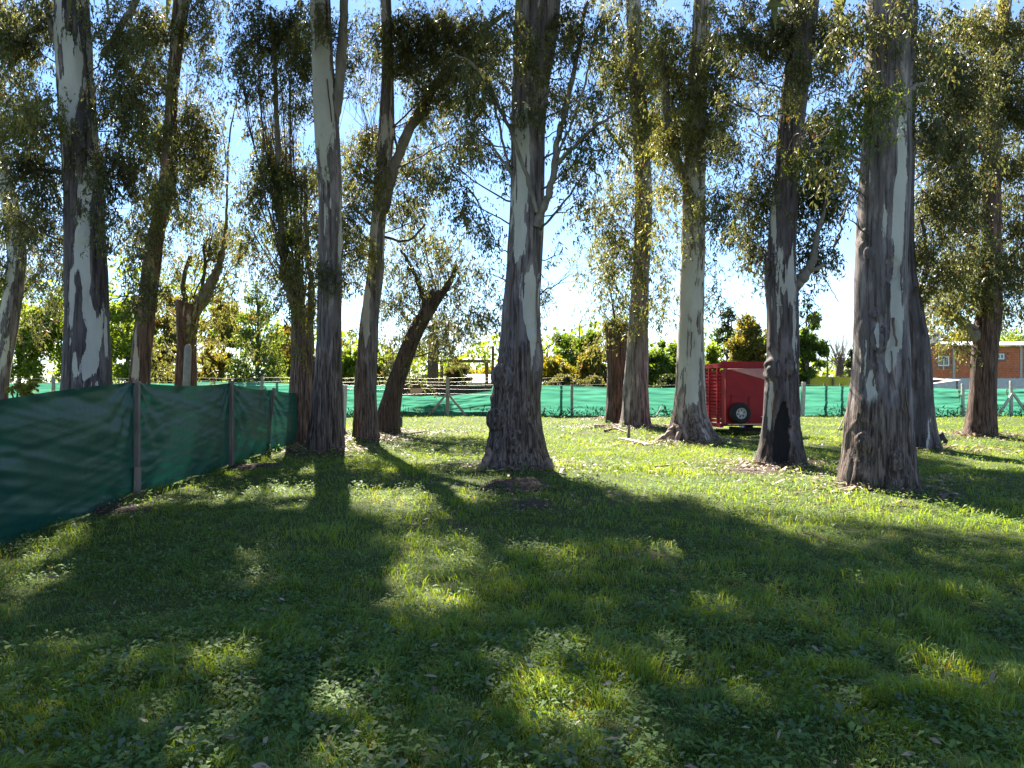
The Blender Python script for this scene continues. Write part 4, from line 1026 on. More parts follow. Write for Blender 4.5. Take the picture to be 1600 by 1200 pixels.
# low white roofed shed beyond the fence
M['white'] = noisy_mat('white_sheet', (.72, .72, .72), (.85, .85, .84), 3, .5, 0)
M['white_wall'] = noisy_mat('grubby_white_wall', (.45, .44, .42), (.62, .61, .58), 4, .8, .1)
root = empty('white_shed', (fx(752, 52), 52, 0)); tag(root, 'low flat white shed seen left of the central trunk beyond the fence', 'shed')
MB().box(-1.7, 2.4, 0, 3, 0, 1.62).build('wall', M['white_wall'], root)
MB().add([(-1.8, -.25, 1.62), (2.5, -.25, 1.62), (2.5, 3.2, 2.22), (-1.8, 3.2, 2.22), (-1.8, -.25, 1.72), (2.5, -.25, 1.72), (2.5, 3.2, 2.32), (-1.8, 3.2, 2.32)],
         [(0, 3, 2, 1), (4, 5, 6, 7), (0, 1, 5, 4), (1, 2, 6, 5), (2, 3, 7, 6), (3, 0, 4, 7)]).build('roof', M['white'], root)

# yellow wall
M['yellow'] = noisy_mat('yellow_painted_wall', (.42, .33, .03), (.55, .44, .06), 2, .8, .1)
root = empty('yellow_wall', (fx(1296, 46), 46, 0)); tag(root, 'long low yellow wall behind the green net between the burnt trunk and the nearest trunk', 'wall')
MB().box(-2.0, 2.6, 0, .2, 0, EYE + 9.5 / F * 46).build('panel', M['yellow'], root)
MB().box(-2.05, 2.65, -.03, .23, EYE + 9.5 / F * 46 + .002, EYE + 9.5 / F * 46 + .07).build('coping', M['yellow'], root)
MB().bar((fx(1301, 46) - fx(1296, 46), -.12, 0), (fx(1301, 46) - fx(1296, 46), -.12, EYE + 9 / F * 46), .10).build('post', M['wood_post'], root)

# utility pole
root = empty('utility_pole', (fx(1293, 70), 70, 0)); tag(root, 'thin dark utility pole with a crossarm beside the bare tree', 'pole')
MB().tube([(0, 0, 0), (0, 0, EYE + 52 / F * 70)], [.12, .08], 8).build('shaft', M['wood_post'], root)
MB().bar((-.5, 0, EYE + 36 / F * 70), (.5, 0, EYE + 36 / F * 70), .12).build('crossarm', M['wood_post'], root)

# ------------------------------------------------------------------ brick house
M['brick'] = noisy_mat('hollow_red_brick', (.48, .135, .06), (.62, .20, .095), 1.6, .9, .3)
M['mortar'] = noisy_mat('mortar', (.22, .12, .085), (.33, .20, .15), 6, .95, .3)
M['glass'] = noisy_mat('window_glass', (.03, .035, .04), (.06, .065, .07), 3, .08, 0, spec=.6)
M['tank'] = noisy_mat('grey_blue_tank', (.28, .33, .36), (.36, .41, .44), 4, .5, .05)
HY = 60.0
def hx(px): return (px - 1525) / F * HY
def hz(py): return EYE - (py - 600) / F * HY
def house():
    root = empty('brick_house', ((1525 - 800) / F * HY, HY, 0)); tag(root, 'unplastered red brick house with white roof at the right edge behind the fence', 'house')
    x0, x1 = hx(1447), hx(1690); zb, zt = hz(591), hz(541)
    xs = hx(1491)
    MB().box(x0, x1, .10, 6, zb, zt).build('wall', M['mortar'], root)
    w1 = (hx(1466), hx(1483), hz(572), hz(557)); w2 = (hx(1556.5), hx(1569), hz(561.5), hz(552.5))
    r = random.Random(4)
    def bricks(xa, xb, z0, z1):
        mb = MB(); bh, bl = .19, .36; z = z0; row = 0
        while z + bh < z1 + .05:
            x = xa - (bl / 2 if row % 2 else 0)
            while x < xb:
                a, b = max(x, xa) + .008, min(x + bl, xb) - .008
                if b - a > .05 and not any(a < w[1] + .05 and b > w[0] - .05 and z < w[3] + .05 and z + bh > w[2] - .05 for w in (w1, w2)):
                    dy = r.uniform(0, .018)
                    mb.box(a, b, .04 + dy, .095, z + .011, min(z + bh - .011, z1))
                x += bl
            z += bh; row += 1
        o = mb.build('bricks', M['brick'], root); tag(o, kind='stuff')
    bricks(x0, xs - .11, zb, hz(538)); bricks(xs + .11, hx(1594), zb, zt); bricks(hx(1598), x1, zb, zt)
    for xa in (x0 - .12, xs, hx(1596)):
        MB().box(xa - .10, xa + .10, .02, .2, zb, zt).build('column', M['concrete'], root)
    MB().box(x0 - .1, x1, .0, .14, zb - .95, zb - .002).build('render_band', M['white_wall'], root)
    MB().box(x0 - .2, x1, -.08, 6, 0, zb - .952).build('plinth', M['brick'], root)
    for (a, b, c, d), nm in ((w1, 2), (w2, 2)):
        f = MB(); t = .09
        f.box(a, b, -.02, .06, d - t, d); f.box(a, b, -.02, .06, c, c + t); f.box(a, a + t, -.02, .06, c + t, d - t); f.box(b - t, b, -.02, .06, c + t, d - t)
        f.box((a + b) / 2 - t / 2, (a + b) / 2 + t / 2, -.02, .06, c + t, d - t)
        fo = f.build('window', M['white'], root)
        MB().box(a + t, b - t, .03, .05, c + t, d - t).build('pane', M['glass'], fo)
    # white sheet roof over the right block, sloping up from the front edge
    ra = hx(1487)
    MB().add([(ra, -.45, zt + .02), (x1, -.45, zt + .02), (x1, 6, zt + .62), (ra, 6, zt + .62), (ra, -.45, zt + .12), (x1, -.45, zt + .12), (x1, 6, zt + .72), (ra, 6, zt + .72)],
             [(0, 3, 2, 1), (4, 5, 6, 7), (0, 1, 5, 4), (1, 2, 6, 5), (2, 3, 7, 6), (3, 0, 4, 7)]).build('roof', M['white'], root)
    MB().box(x0 - .15, ra - .02, -.02, 6, zt + .12, zt + .2).build('roof_slab', M['concrete'], root)
    t = empty('water_tank', (root.location.x + hx(1472), HY + 1.2, zt + .2)); tag(t, 'grey blue domed water tank on the left end of the brick house', 'water tank')
    MB().lathe([(0, 0), (.50, 0), (.52, .08), (.50, .30), (.52, .32), (.50, .56), (.52, .58), (.50, .80), (.42, .93), (.22, 1.02), (0, 1.04)], 22).build('body', M['tank'], t, smooth=True)
    MB().lathe([(0, 1.0), (.15, 1.0), (.15, 1.10), (.12, 1.13), (0, 1.13)], 14).build('lid', M['tank'], t, smooth=True)
    # pale tarpaulin shelter in front
    s = empty('sheet_shelter', (fx(1475, 52), 52, 0)); tag(s, 'low shelter of pale crooked sheets in front of the brick house, left part', 'shelter')
    MB().add([(-1.3, 0, 1.52), (1.1, -.2, 1.86), (1.2, 1.8, 1.95), (-1.3, 2, 1.75), (-1.3, 0, 1.55), (1.1, -.2, 1.89), (1.2, 1.8, 1.98), (-1.3, 2, 1.78)],
             [(0, 3, 2, 1), (4, 5, 6, 7), (0, 1, 5, 4), (1, 2, 6, 5), (2, 3, 7, 6), (3, 0, 4, 7)]).build('sheet', M['concrete'], s)
    MB().add([(-1.4, .8, 1.80), (.5, .6, 1.92), (.6, 2.2, 2.02), (-1.4, 2.3, 1.95), (-1.4, .8, 1.83), (.5, .6, 1.95), (.6, 2.2, 2.05), (-1.4, 2.3, 1.98)],
             [(0, 3, 2, 1), (4, 5, 6, 7), (0, 1, 5, 4), (1, 2, 6, 5), (2, 3, 7, 6), (3, 0, 4, 7)]).build('sheet', M['concrete_dark'], s)
    for x in (-1.2, .95): MB().bar((x, .05, 0), (x, .05, 1.53 if x < 0 else 1.80), .09).build('post', M['wood_post'], s)
house()

# ------------------------------------------------------------------ red livestock trailer
def trailer():
    M['red'] = noisy_mat('red_trailer_paint', (.22, .005, .010), (.30, .008, .014), 3, .5, .03, spec=.25)
    M['roof_red'] = noisy_mat('sunlit_red_roof', (.40, .15, .12), (.52, .24, .19), 4, .5, .05)  # paler red: the sunlit look of the sloping roof is in its colour
    M['tyre'] = noisy_mat('tyre_rubber', (.012, .012, .013), (.025, .025, .026), 10, .8, .1)
    M['steel'] = noisy_mat('wheel_steel', (.38, .36, .35), (.52, .50, .48), 6, .45, .05, metallic=.3)
    M['chassis'] = noisy_mat('dark_chassis', (.012, .010, .010), (.03, .024, .022), 8, .7, .1)
    D = 23.0
    cx = (1128 - 800) / F * D
    root = empty('livestock_trailer', (cx, D, float(ground_z(np.array([cx + 1]), np.array([D]))[0])), math.radians(8.0))
    tag(root, 'red slat sided livestock trailer with a spare wheel on its front, parked between two trunks', 'trailer')
    W, L = 1.95, 3.6; z0, z1 = .36, 2.05
    red = M['red']
    # side slats (left side, x=0) and right side
    for xs in (0, W):
        nsl = 15
        for i in range(nsl):
            z = z0 + .04 + i * (z1 - z0 - .02) / nsl
            MB().box(xs - .015, xs + .015, .06, L - .05, z, z + (.062 if i > 3 else .085)).build('slat', red, root)
        for k in range(6):
            y = .28 + k * (L - .4) / 5
            MB().box(xs - .045, xs + .045, y - .035, y + .035, z0, z1 + .05).build('stake', red, root)
        MB().box(xs - .04, xs + .04, .06, L, z1 + .052, z1 + .16).build('top_rail', red, root)
        MB().box(xs - .05, xs + .05, .0, L, z0 - .12, z0 - .002).build('sill', red, root)
    MB().box(.05, W - .05, .1, L, z0 - .08, z0 - .03).build('floor', M['chassis'], root)
    MB().box(.05, W - .05, L - .06, L - .01, z0, z1).build('tailgate', red, root)
    for k in range(7):
        y = .2 + k * (L - .3) / 6
        MB().tube([(0, y, z1 + .165), (W * .25, y, z1 + .19), (W * .5, y, z1 + .20), (W * .75, y, z1 + .19), (W, y, z1 + .165)], .022, 6).build('roof_hoop', red, root)
    # front: top header, sloping nose roof, nose panel with a recessed lower door
    MB().box(-.03, W + .03, .02, .12, z1 + .04, z1 + .25).build('header', red, root, bevel=.01)
    za, zb = z1 - .0, z1 - .52
    nose = MB()
    nose.add([(0, -.30, z0), (W, -.30, z0), (W, -.30, zb), (.10, -.30, za), (0, -.30, za)], [(0, 1, 2, 3, 4)])
    nose.add([(0, -.30, z0), (0, -.30, za), (0, .05, za), (0, .05, z0)], [(0, 1, 2, 3)])
    nose.add([(W, -.30, z0), (W, .05, z0), (W, .05, za), (W, -.30, zb)], [(0, 1, 2, 3)])
    nose.add([(0, -.30, z0), (0, .05, z0), (W, .05, z0), (W, -.30, z0)], [(0, 1, 2, 3)])
    o = nose.build('nose_panel', red, root); m = o.modifiers.new('t', 'SOLIDIFY'); m.thickness = .02; m.offset = -1
    o = MB().add([(.08, -.335, za + .012), (W + .02, -.335, zb + .012), (W + .02, .018, za + .035), (.08, .018, za + .035)], [(0, 1, 2, 3)]).build('nose_roof', M['roof_red'], root)
    m = o.modifiers.new('t', 'SOLIDIFY'); m.thickness = .02
    MB().box(.16, W - .08, -.345, -.322, 1.20, 1.25).build('ledge', red, root)
    MB().box(.16, W - .08, -.325, -.3205, z0 + .03, 1.195).build('front_door', red, root, bevel=.004)
    for x in (.75, 1.35): MB().box(x - .02, x + .02, -.350, -.326, z0 + .05, 1.19).build('rib', red, root)
    for z in (.62, .9): MB().box(1.42, 1.75, -.345, -.326, z - .015, z + .015).build('rib', red, root)
    # spare wheel
    wl_ = MB().lathe([(.17, -.10), (.20, -.115), (.285, -.105), (.325, -.06), (.33, 0), (.325, .05), (.285, .075), (.17, .07), (.17, -.10)], 30, (.38, -.46, .70), 'y').build('spare_wheel', M['tyre'], root, smooth=True)
    rim = MB().lathe([(.175, -.09), (.165, -.105), (.15, -.09), (.145, -.05), (.13, -.04), (.07, -.055), (.065, -.075), (.03, -.08), (0, -.08)], 30, (.38, -.46, .70), 'y').build('rim', M['steel'], wl_, smooth=True)
    for k in range(6):
        a = k * math.pi / 3 + .3
        MB().lathe([(0, -.062), (.020, -.062), (.020, -.05), (0, -.05)], 8, (.38 + .105 * math.cos(a), -.46, .70 + .105 * math.sin(a)), 'y').build('vent_hole', M['chassis'], wl_)
    MB().bar((.38, -.44, .70), (.38, -.31, .70), .06).build('wheel_bracket', M['chassis'], root)
    # drawbar with jack, axle and road wheels
    MB().bar((.35, .2, .20), (1.1, -1.1, .22), .09, .12).bar((W - .25, .2, .20), (1.16, -1.1, .22), .09, .12).build('drawbar', M['chassis'], root)
    MB().tube([(1.18, -.62, .02), (1.18, -.62, .68)], .035, 10).build('jack', M['chassis'], root, smooth=True)
    MB().bar((.98, -.62, .60), (1.40, -.62, .60), .03).build('jack_handle', M['steel'], root)
    MB().bar((.2, L * .55, .22), (W - .2, L * .55, .22), .10).build('axle', M['chassis'], root)
    for xs in (.16, W - .16):
        w = MB(); prof = [(.16, -.09), (.20, -.1), (.28, -.09), (.31, -.05), (.31, .05), (.28, .09), (.20, .1), (.16, .09), (.16, -.09)]
        vs = MB().lathe(prof, 24)
        w.add([(z + xs, x + L * .55, y + .30) for x, y, z in vs.v], vs.f)
        wo = w.build('wheel', M['tyre'], root, smooth=True)
        r2 = MB().lathe([(.16, -.07), (.1, -.04), (0, -.05)], 20); MB().add([(z + xs, x + L * .55, y + .30) for x, y, z in r2.v], r2.f).build('rim', M['steel'], wo, smooth=True)
    MB().box(.42, .58, -.335, -.31, z0 - .10, z0 - .05).build('number_plate', M['steel'], root)
trailer()
M['plastic'] = noisy_mat('grey_plastic', (.30, .33, .34), (.42, .45, .46), 4, .5, .1)
M['black_bag'] = noisy_mat('black_plastic_bag', (.010, .010, .011), (.02, .02, .022), 8, .35, .8, spec=.5, bdist=.05)
def lump(name, loc, sx, sy, sz, mat, seed, label, cat):
    n, m = 20, 12
    th = np.linspace(0, 2 * math.pi, n, endpoint=False); ph = np.linspace(-1.2, math.pi / 2, m)
    PH, TH = np.meshgrid(ph, th, indexing='ij')
    d = np.stack([np.cos(PH) * np.cos(TH), np.cos(PH) * np.sin(TH), np.sin(PH)], -1).reshape(-1, 3)
    r_ = 1 + (fbm(d * 2.2 + 5, seed, 3) - .5) * .9
    v = d * r_[:, None] * np.array([sx, sy, sz]); v[:, 2] += sz * .75
    i = np.arange(m - 1)[:, None] * n; k = np.arange(n)[None]; k2 = (k + 1) % n
    q = np.stack([i + k, i + k2, i + n + k2, i + n + k], -1).reshape(-1, 4)
    o = link(name, fast_mesh(name, v, q, 4, smooth=True), mat); o.location = loc
    tag(o, label, cat); return o
yb = depth(697)
lump('tree_stump', (fx(1466, yb), yb, -.03), .17, .2, .22, M['chassis'], 3, 'small black charred stump at the right foot of the half hidden trunk', 'stump')
lump('black_bundle', (fx(620, 25), 25.2, -.02), .17, .2, .36, M['black_bag'], 5, 'small black bundle half hidden behind the foot of the leaning broken trunk', 'bundle')
lump('white_container', (fx(622.5, 25), 24.95, .62), .09, .07, .08, M['white'], 8, 'small white container on top of the black bundle by the leaning trunk', 'container')
yb = 22.0
lump('tree_stump', (fx(534, yb), yb, -.03), .12, .2, .2, M['chassis'], 6, 'small dark stump peeping out right of the fence end trunk', 'stump')
o = MB().box(-.10, .12, -.02, .02, 0, 1.58).build('grey_board', M['plastic']); o.location = (fx(534, 23.5), 23.5, 0); o.rotation_euler = (math.radians(4), math.radians(3), 0)
tag(o, 'pale grey board standing behind the right side of the fence end trunk', 'board')

# plank, sticks, soil
def stick(pts, r, label, mat='plank', name='fallen_branch', cat='stick'):
    P = np.array(pts, float); P[:, 2] += ground_z(P[:, 0], P[:, 1])
    tt = np.linspace(0, len(P) - 1, 10); P2 = np.stack([np.interp(tt, np.arange(len(P)), P[:, k]) for k in range(3)], -1)
    rr = np.linspace(r, r * .5, 10)
    b = P2[0].copy()
    tb = Tubes(); tb.add(P2 - b, rr, 7)
    o = link(name, tb.mesh(name), M[mat]); o.location = b
    tag(o, label, cat)
def gp(px, py): Y = depth(py); return ((px - 800) / F * Y, Y)
a, b = gp(972, 687), gp(1016, 696)
o = MB().bar((0, 0, .09), (b[0] - a[0], b[1] - a[1], .07), .16, .06).build('plank', M['plank'], bevel=.006); o.location = (a[0], a[1], float(ground_z(np.array([a[0]]), np.array([a[1]]))[0]))
tag(o, 'pale sawn plank lying on the grass left of the pale grey tree', 'plank')
a, b, c = gp(945, 676), gp(962, 675), gp(982, 679); stick([(*a, .06), (*b, .12), (*c, .08)], .05, 'brown fallen branch on the litter left of the short stake', 'root')
a, b = gp(930, 671), gp(966, 666); stick([(*a, .06), (*b, .10)], .06, 'reddish strip of bark lying below the short red brown trunk', 'root', 'bark_strip', 'bark')
a = gp(982, 684); stick([(*a, -.05), (a[0] + .02, a[1], .42)], .06, 'short brown stake poking up behind the pale plank', 'wood_post', 'stake', 'stake')
a, b = gp(628, 684), gp(665, 678); stick([(*a, .06), (*b, .08)], .035, 'thin pale stick in the shade right of the leaning trunk', 'limb')
a, b = gp(1310, 672), gp(1325, 655); stick([(*a, .03), (*b, .45)], .03, 'dark stick propped up left of the nearest trunk', 'twig')
a, b = gp(1024, 733), gp(1050, 731); stick([(*a, .05), (*b, .06)], .018, 'slender yellowish twig on the lit lawn below the pale grey tree', 'limb')
a, b = gp(1026, 659), gp(1040, 645); stick([(*a, .3), (*b, .8)], .02, 'thin bare shoot leaning at the back fence left of the pale grey tree', 'twig')
def soil_patch(px, py, rx, ry, h, seed):
    x, y = gp(px, py); n = 40
    X, Yg = np.meshgrid(np.linspace(-1, 1, n), np.linspace(-1, 1, n))
    rad = np.hypot(X, Yg) * (1 + .5 * (fbm(np.stack([X * 2, Yg * 2, X * 0], -1).reshape(-1, 3), seed, 2).reshape(X.shape) - .5))
    xw, yw = X * rx, Yg * ry
    z = ground_z(xw + x, yw + y) - .02 + .001 + sstep(1, .45, rad) * h * (.5 + fbm(np.stack([xw * 7, yw * 7, X * 0], -1).reshape(-1, 3), seed + 1, 3).reshape(X.shape))
    v = np.stack([xw, yw, z], -1).reshape(-1, 3)
    i = (np.arange(n - 1)[:, None] * n + np.arange(n - 1)[None]).ravel()
    o = link('bare_soil', fast_mesh('bare_soil', v, np.stack([i, i + 1, i + n + 1, i + n], -1), 4, smooth=True), M['soil'])
    o.location = (x, y, 0); tag(o, kind='structure')
    SOIL.append((x, y, rx * .75, ry * .75))
SOIL = []
soil_patch(806, 764, .66, .55, .11, 3); soil_patch(824, 789, .34, .36, .06, 8); soil_patch(400, 728, .7, .6, .08, 9); soil_patch(180, 795, .7, .4, .05, 12); soil_patch(1175, 736, .8, .6, .04, 13)

# ------------------------------------------------------------------ trees and shrubs beyond the fences
BT = {'yellow': [np.array([.10, .11, .018]), np.array([.26, .22, .030])], 'lime': [np.array([.07, .11, .015]), np.array([.16, .22, .03])], 'green': [np.array([.035, .065, .016]), np.array([.09, .14, .025])],
      'olive': [np.array([.06, .06, .02]), np.array([.15, .13, .035])], 'dark': [np.array([.015, .026, .014]), np.array([.035, .05, .022])], 'orange': [np.array([.13, .105, .018]), np.array([.27, .21, .035])],
      'grey': [np.array([.05, .055, .035]), np.array([.11, .11, .07])], 'conifer': [np.array([.035, .06, .022]), np.array([.10, .14, .04])]}
BT = {k_: [c_ * (1.25 if k_ in ('lime', 'olive', 'conifer', 'green') else 1.0) for c_ in v_] for k_, v_ in BT.items()}
def leaf_cloud(C, N, size, r, tint, lift=-.3, aspect=.55):
    d = r.normal(0, 1, (N, 3)); d[:, 2] += lift; d /= np.linalg.norm(d, axis=1)[:, None]
    s = np.cross(d, r.normal(0, 1, (N, 3))); s /= np.linalg.norm(s, axis=1)[:, None]
    L = size * r.uniform(.6, 1.35, N); W = L * aspect
    up = np.cross(s, d)
    mid = C + d * (L * .45)[:, None] + up * (W * .2)[:, None]
    v = np.stack([C, mid + s * (W / 2)[:, None], C + d * L[:, None], mid - s * (W / 2)[:, None]], 1).reshape(-1, 3)
    q = np.clip(r.random(N), 0, 1)[:, None]
    c = tint[0] * (1 - q) + tint[1] * q
    return v, np.repeat(c, 4, axis=0)

def bg_tree(name, px, Y, top, halfw, tint, label, N=3500, size=.22, bottom=.2, shape='round', cat='tree', seed=0, clumps=34, group=None, trunk_r=.14):
    r = np.random.default_rng(2000 + seed)
    x = fx(px, Y); H = EYE + (600 - top) / F * Y; Rw = halfw / F * Y
    root = empty(name, (x, Y, 0)); tag(root, label, cat, group)
    zb = H * bottom
    if shape == 'cone':
        t = r.random(clumps) ** 1.4; zc = zb + (H - zb) * t * .97
        rr = Rw * (1 - t) ** .8 * (.55 + .45 * r.random(clumps)); an = r.random(clumps) * 6.28
        cl = np.stack([rr * np.cos(an), rr * np.sin(an), zc], -1); cr = np.stack([.42 * Rw * (1 - t * .75)] * 2 + [.20 * Rw * (1 - .6 * t)], -1)
    else:
        d = r.normal(0, 1, (clumps, 3)); d /= np.linalg.norm(d, axis=1)[:, None]; d *= (r.random(clumps) ** .4)[:, None] * .82
        if shape == 'flat': d[:, 2] = np.abs(d[:, 2])
        cl = np.stack([d[:, 0] * Rw, d[:, 1] * Rw, (H + zb) / 2 + d[:, 2] * (H - zb) / 2], -1); k = r.uniform(.16, .34, clumps) * min(Rw, (H - zb) / 2 * 1.3); cr = np.stack([k, k, k * .75], -1)
    N = int(N * 2.1); size = size * .95; Rw *= 1.15; H *= 1.13
    w = cr[:, 0] ** 1.6; n = np.maximum(12, (N * w / w.sum())).astype(int)
    k = np.repeat(np.arange(clumps), n)
    dd = r.normal(0, 1, (len(k), 3)); dd /= np.linalg.norm(dd, axis=1)[:, None]; dd *= (r.random(len(k)) ** .45)[:, None]
    P = cl[k] + dd * cr[k] * 1.15
    P[:, 2] = np.clip(P[:, 2], .05, None)
    v, c = leaf_cloud(P, len(P), size, r, BT[tint])
    o = link('crown', fast_mesh('crown', v, np.arange(len(v)).reshape(-1, 4), 4, col=c), M['broadleaf'], root); tag(o, kind='stuff')
    tb = Tubes(); zs = np.linspace(-.1, H * .8, 8)
    tb.add(np.stack([r.normal(0, .05, 8) * zs / H, r.normal(0, .05, 8) * zs / H, zs], -1), np.linspace(trunk_r, trunk_r * .25, 8), 7)
    link('trunk', tb.mesh('trunk'), M['twig'], root)
    tb = Tubes()
    for i in range(0, clumps, 2):
        a = np.array([0, 0, min(cl[i, 2] * .6, H * .7)]); tb.add(bez(a, (a + cl[i]) / 2 + r.normal(0, .1, 3), cl[i], 6), np.linspace(trunk_r * .35, .015, 6), 4)
    o = link('branches', tb.mesh('branches'), M['twig'], root); tag(o, kind='stuff')
    return root
i = 0
def bgt(*a, **k):
    global i; i += 1; return bg_tree(*a, seed=i, **k)
# left wood
bgt('shrub_tree', 30, 44, 400, 75, 'lime', 'sunlit yellow green tree behind the back fence at the left edge', N=9500, size=.22, bottom=.03)
bgt('shrub_tree', 130, 47, 405, 70, 'lime', 'olive tree behind the back fence, behind the white patched trunk', N=9000, size=.22, bottom=.03)
bgt('shrub_tree', 200, 43, 450, 55, 'lime', 'bright green bush between the patched trunk and the reddish leaning trunk', N=7000, size=.2, bottom=.02)
bgt('shrub_tree', 262, 45, 440, 50, 'olive', 'olive bush between the reddish leaning trunk and the lopped stump', N=7000, size=.2, bottom=.02)
bgt('shrub_tree', 325, 41, 525, 32, 'orange', 'yellow orange leaved bush right of the lopped stump', N=3000, size=.2, bottom=.05)
bgt('shrub_tree', 345, 50, 430, 40, 'olive', 'taller olive tree left of the pale green conifer', N=3500, size=.24, bottom=.15)
bgt('conifer', 402, 42, 432, 62, 'conifer', 'pale green feathery conifer left of the leafy lopped trunk', N=9000, size=.17, bottom=.05, shape='cone', clumps=90)
bgt('shrub_tree', 455, 48, 500, 40, 'orange', 'russet and olive bush behind the leafy lopped trunk', N=3500, size=.22, bottom=.1)
bgt('shrub_tree', 547, 52, 530, 26, 'lime', 'lime green tree in the gap right of the fence end trunk', N=3000, size=.22, bottom=.1)
bgt('shrub_tree', 600, 50, 545, 28, 'lime', 'small lime green bush behind the leaning broken trunk', N=2500, size=.22, bottom=.1)
bgt('shrub', 640, 44, 582, 40, 'dark', 'dark low bush under the leaning trunk beyond the back fence', N=3500, size=.18, bottom=.02, cat='shrub')
bgt('shrub', 712, 45, 560, 30, 'grey', 'grey leaved bush behind the timber frame', N=3500, size=.16, bottom=.1, cat='shrub')
bgt('shrub_tree', 745, 60, 568, 40, 'yellow', 'yellow green hedge above the white shed roof', N=3000, size=.24, bottom=.05)
bgt('shrub_tree', 865, 48, 548, 36, 'yellow', 'yellow blossoming tree just right of the central trunk', N=3500, size=.2, bottom=.15)
bgt('shrub_tree', 905, 52, 495, 48, 'green', 'mid green tree left of the short red brown trunk', N=5000, size=.24, bottom=.15)
bgt('shrub_tree', 930, 46, 530, 36, 'olive', 'yellowish olive tree touching the short red brown trunk', N=4000, size=.2, bottom=.15)
bgt('shrub', 900, 42, 583, 60, 'grey', 'dry grey green hedge along the back fence right of the central trunk', N=4500, size=.16, bottom=.2, cat='shrub', shape='flat')
bgt('shrub_tree', 1036, 50, 528, 38, 'green', 'bright green tree seen between two trunks left of the pale grey one', N=4500, size=.24, bottom=.1)
bgt('shrub', 1040, 42, 582, 30, 'dark', 'dark low hedge along the back fence left of the pale grey trunk', N=2500, size=.16, bottom=.1, cat='shrub')
bgt('shrub_tree', 1105, 48, 535, 28, 'lime', 'bright green bush left above the red trailer', N=3000, size=.22, bottom=.1)
bgt('conifer', 1137, 54, 470, 42, 'dark', 'very dark conifer behind the bright bush above the red trailer', N=7000, size=.2, bottom=.05, shape='cone', clumps=70)
bgt('shrub_tree', 1180, 46, 480, 44, 'olive', 'olive brown tree directly above the red trailer', N=6000, size=.22, bottom=.1)
bgt('shrub_tree', 1262, 45, 462, 32, 'green', 'dark ragged tree at the right side of the burnt trunk', N=4000, size=.22, bottom=.1)
bgt('shrub_tree', 1240, 47, 560, 40, 'yellow', 'low yellow green bush at the left end of the yellow wall', N=2500, size=.2, bottom=.1)
bgt('conifer', 1330, 62, 545, 22, 'dark', 'small dark conifer above the right end of the yellow wall', N=2500, size=.2, bottom=.05, shape='cone', clumps=40)
bgt('shrub_tree', 1430, 68, 500, 60, 'olive', 'olive tree behind the left end of the brick house', N=4000, size=.26, bottom=.1)
bgt('shrub_tree', 1595, 75, 498, 60, 'lime', 'light green tree behind the white roof of the brick house', N=5000, size=.28, bottom=.1)
bgt('shrub_tree', 1500, 78, 505, 50, 'yellow', 'yellow brown tree behind the water tank of the brick house', N=3500, size=.28, bottom=.1)

# yellow sapling behind the near fence
bgt('sapling', 32, 11.0, 582, 24, 'yellow', 'young yellow leaved sapling poking above the near green fence at left', N=420, size=.07, bottom=.65, clumps=16, cat='sapling', trunk_r=.02)

# bare tree
def bare_tree():
    Y = 72; root = empty('bare_tree', (fx(1312, Y), Y, 0)); tag(root, 'pale leafless tree of upright whips between the burnt trunk and the nearest trunk', 'tree')
    r = np.random.default_rng(8); H = EYE + 90 / F * Y; zt = EYE + 34 / F * Y
    tb = Tubes(); tb.add(np.array([[0, 0, 0], [-.1, 0, 1.5], [.0, 0, zt - .6], [.3, 0, zt]]), np.array([.5, .42, .38, .3]), 9)
    link('trunk', tb.mesh('trunk'), M['twig'], root)
    tb = Tubes()
    for k in range(95):
        a = np.array([r.normal(0.05, .25), r.normal(0, .25), zt - r.random() * .5]); an = r.normal(0, .55)
        L = (H - zt) * r.uniform(.6, 1.0)
        e = a + np.array([math.sin(an) * L, r.normal(0, .8), math.cos(an) * L])
        m = a + (e - a) * .45 + np.array([math.sin(an) * .3, 0, -.1])
        tb.add(bez(a, m, e, 7), np.linspace(.035, .012, 7), 3)
    o = link('whips', tb.mesh('whips'), M['limb'], root); tag(o, kind='stuff')
bare_tree()

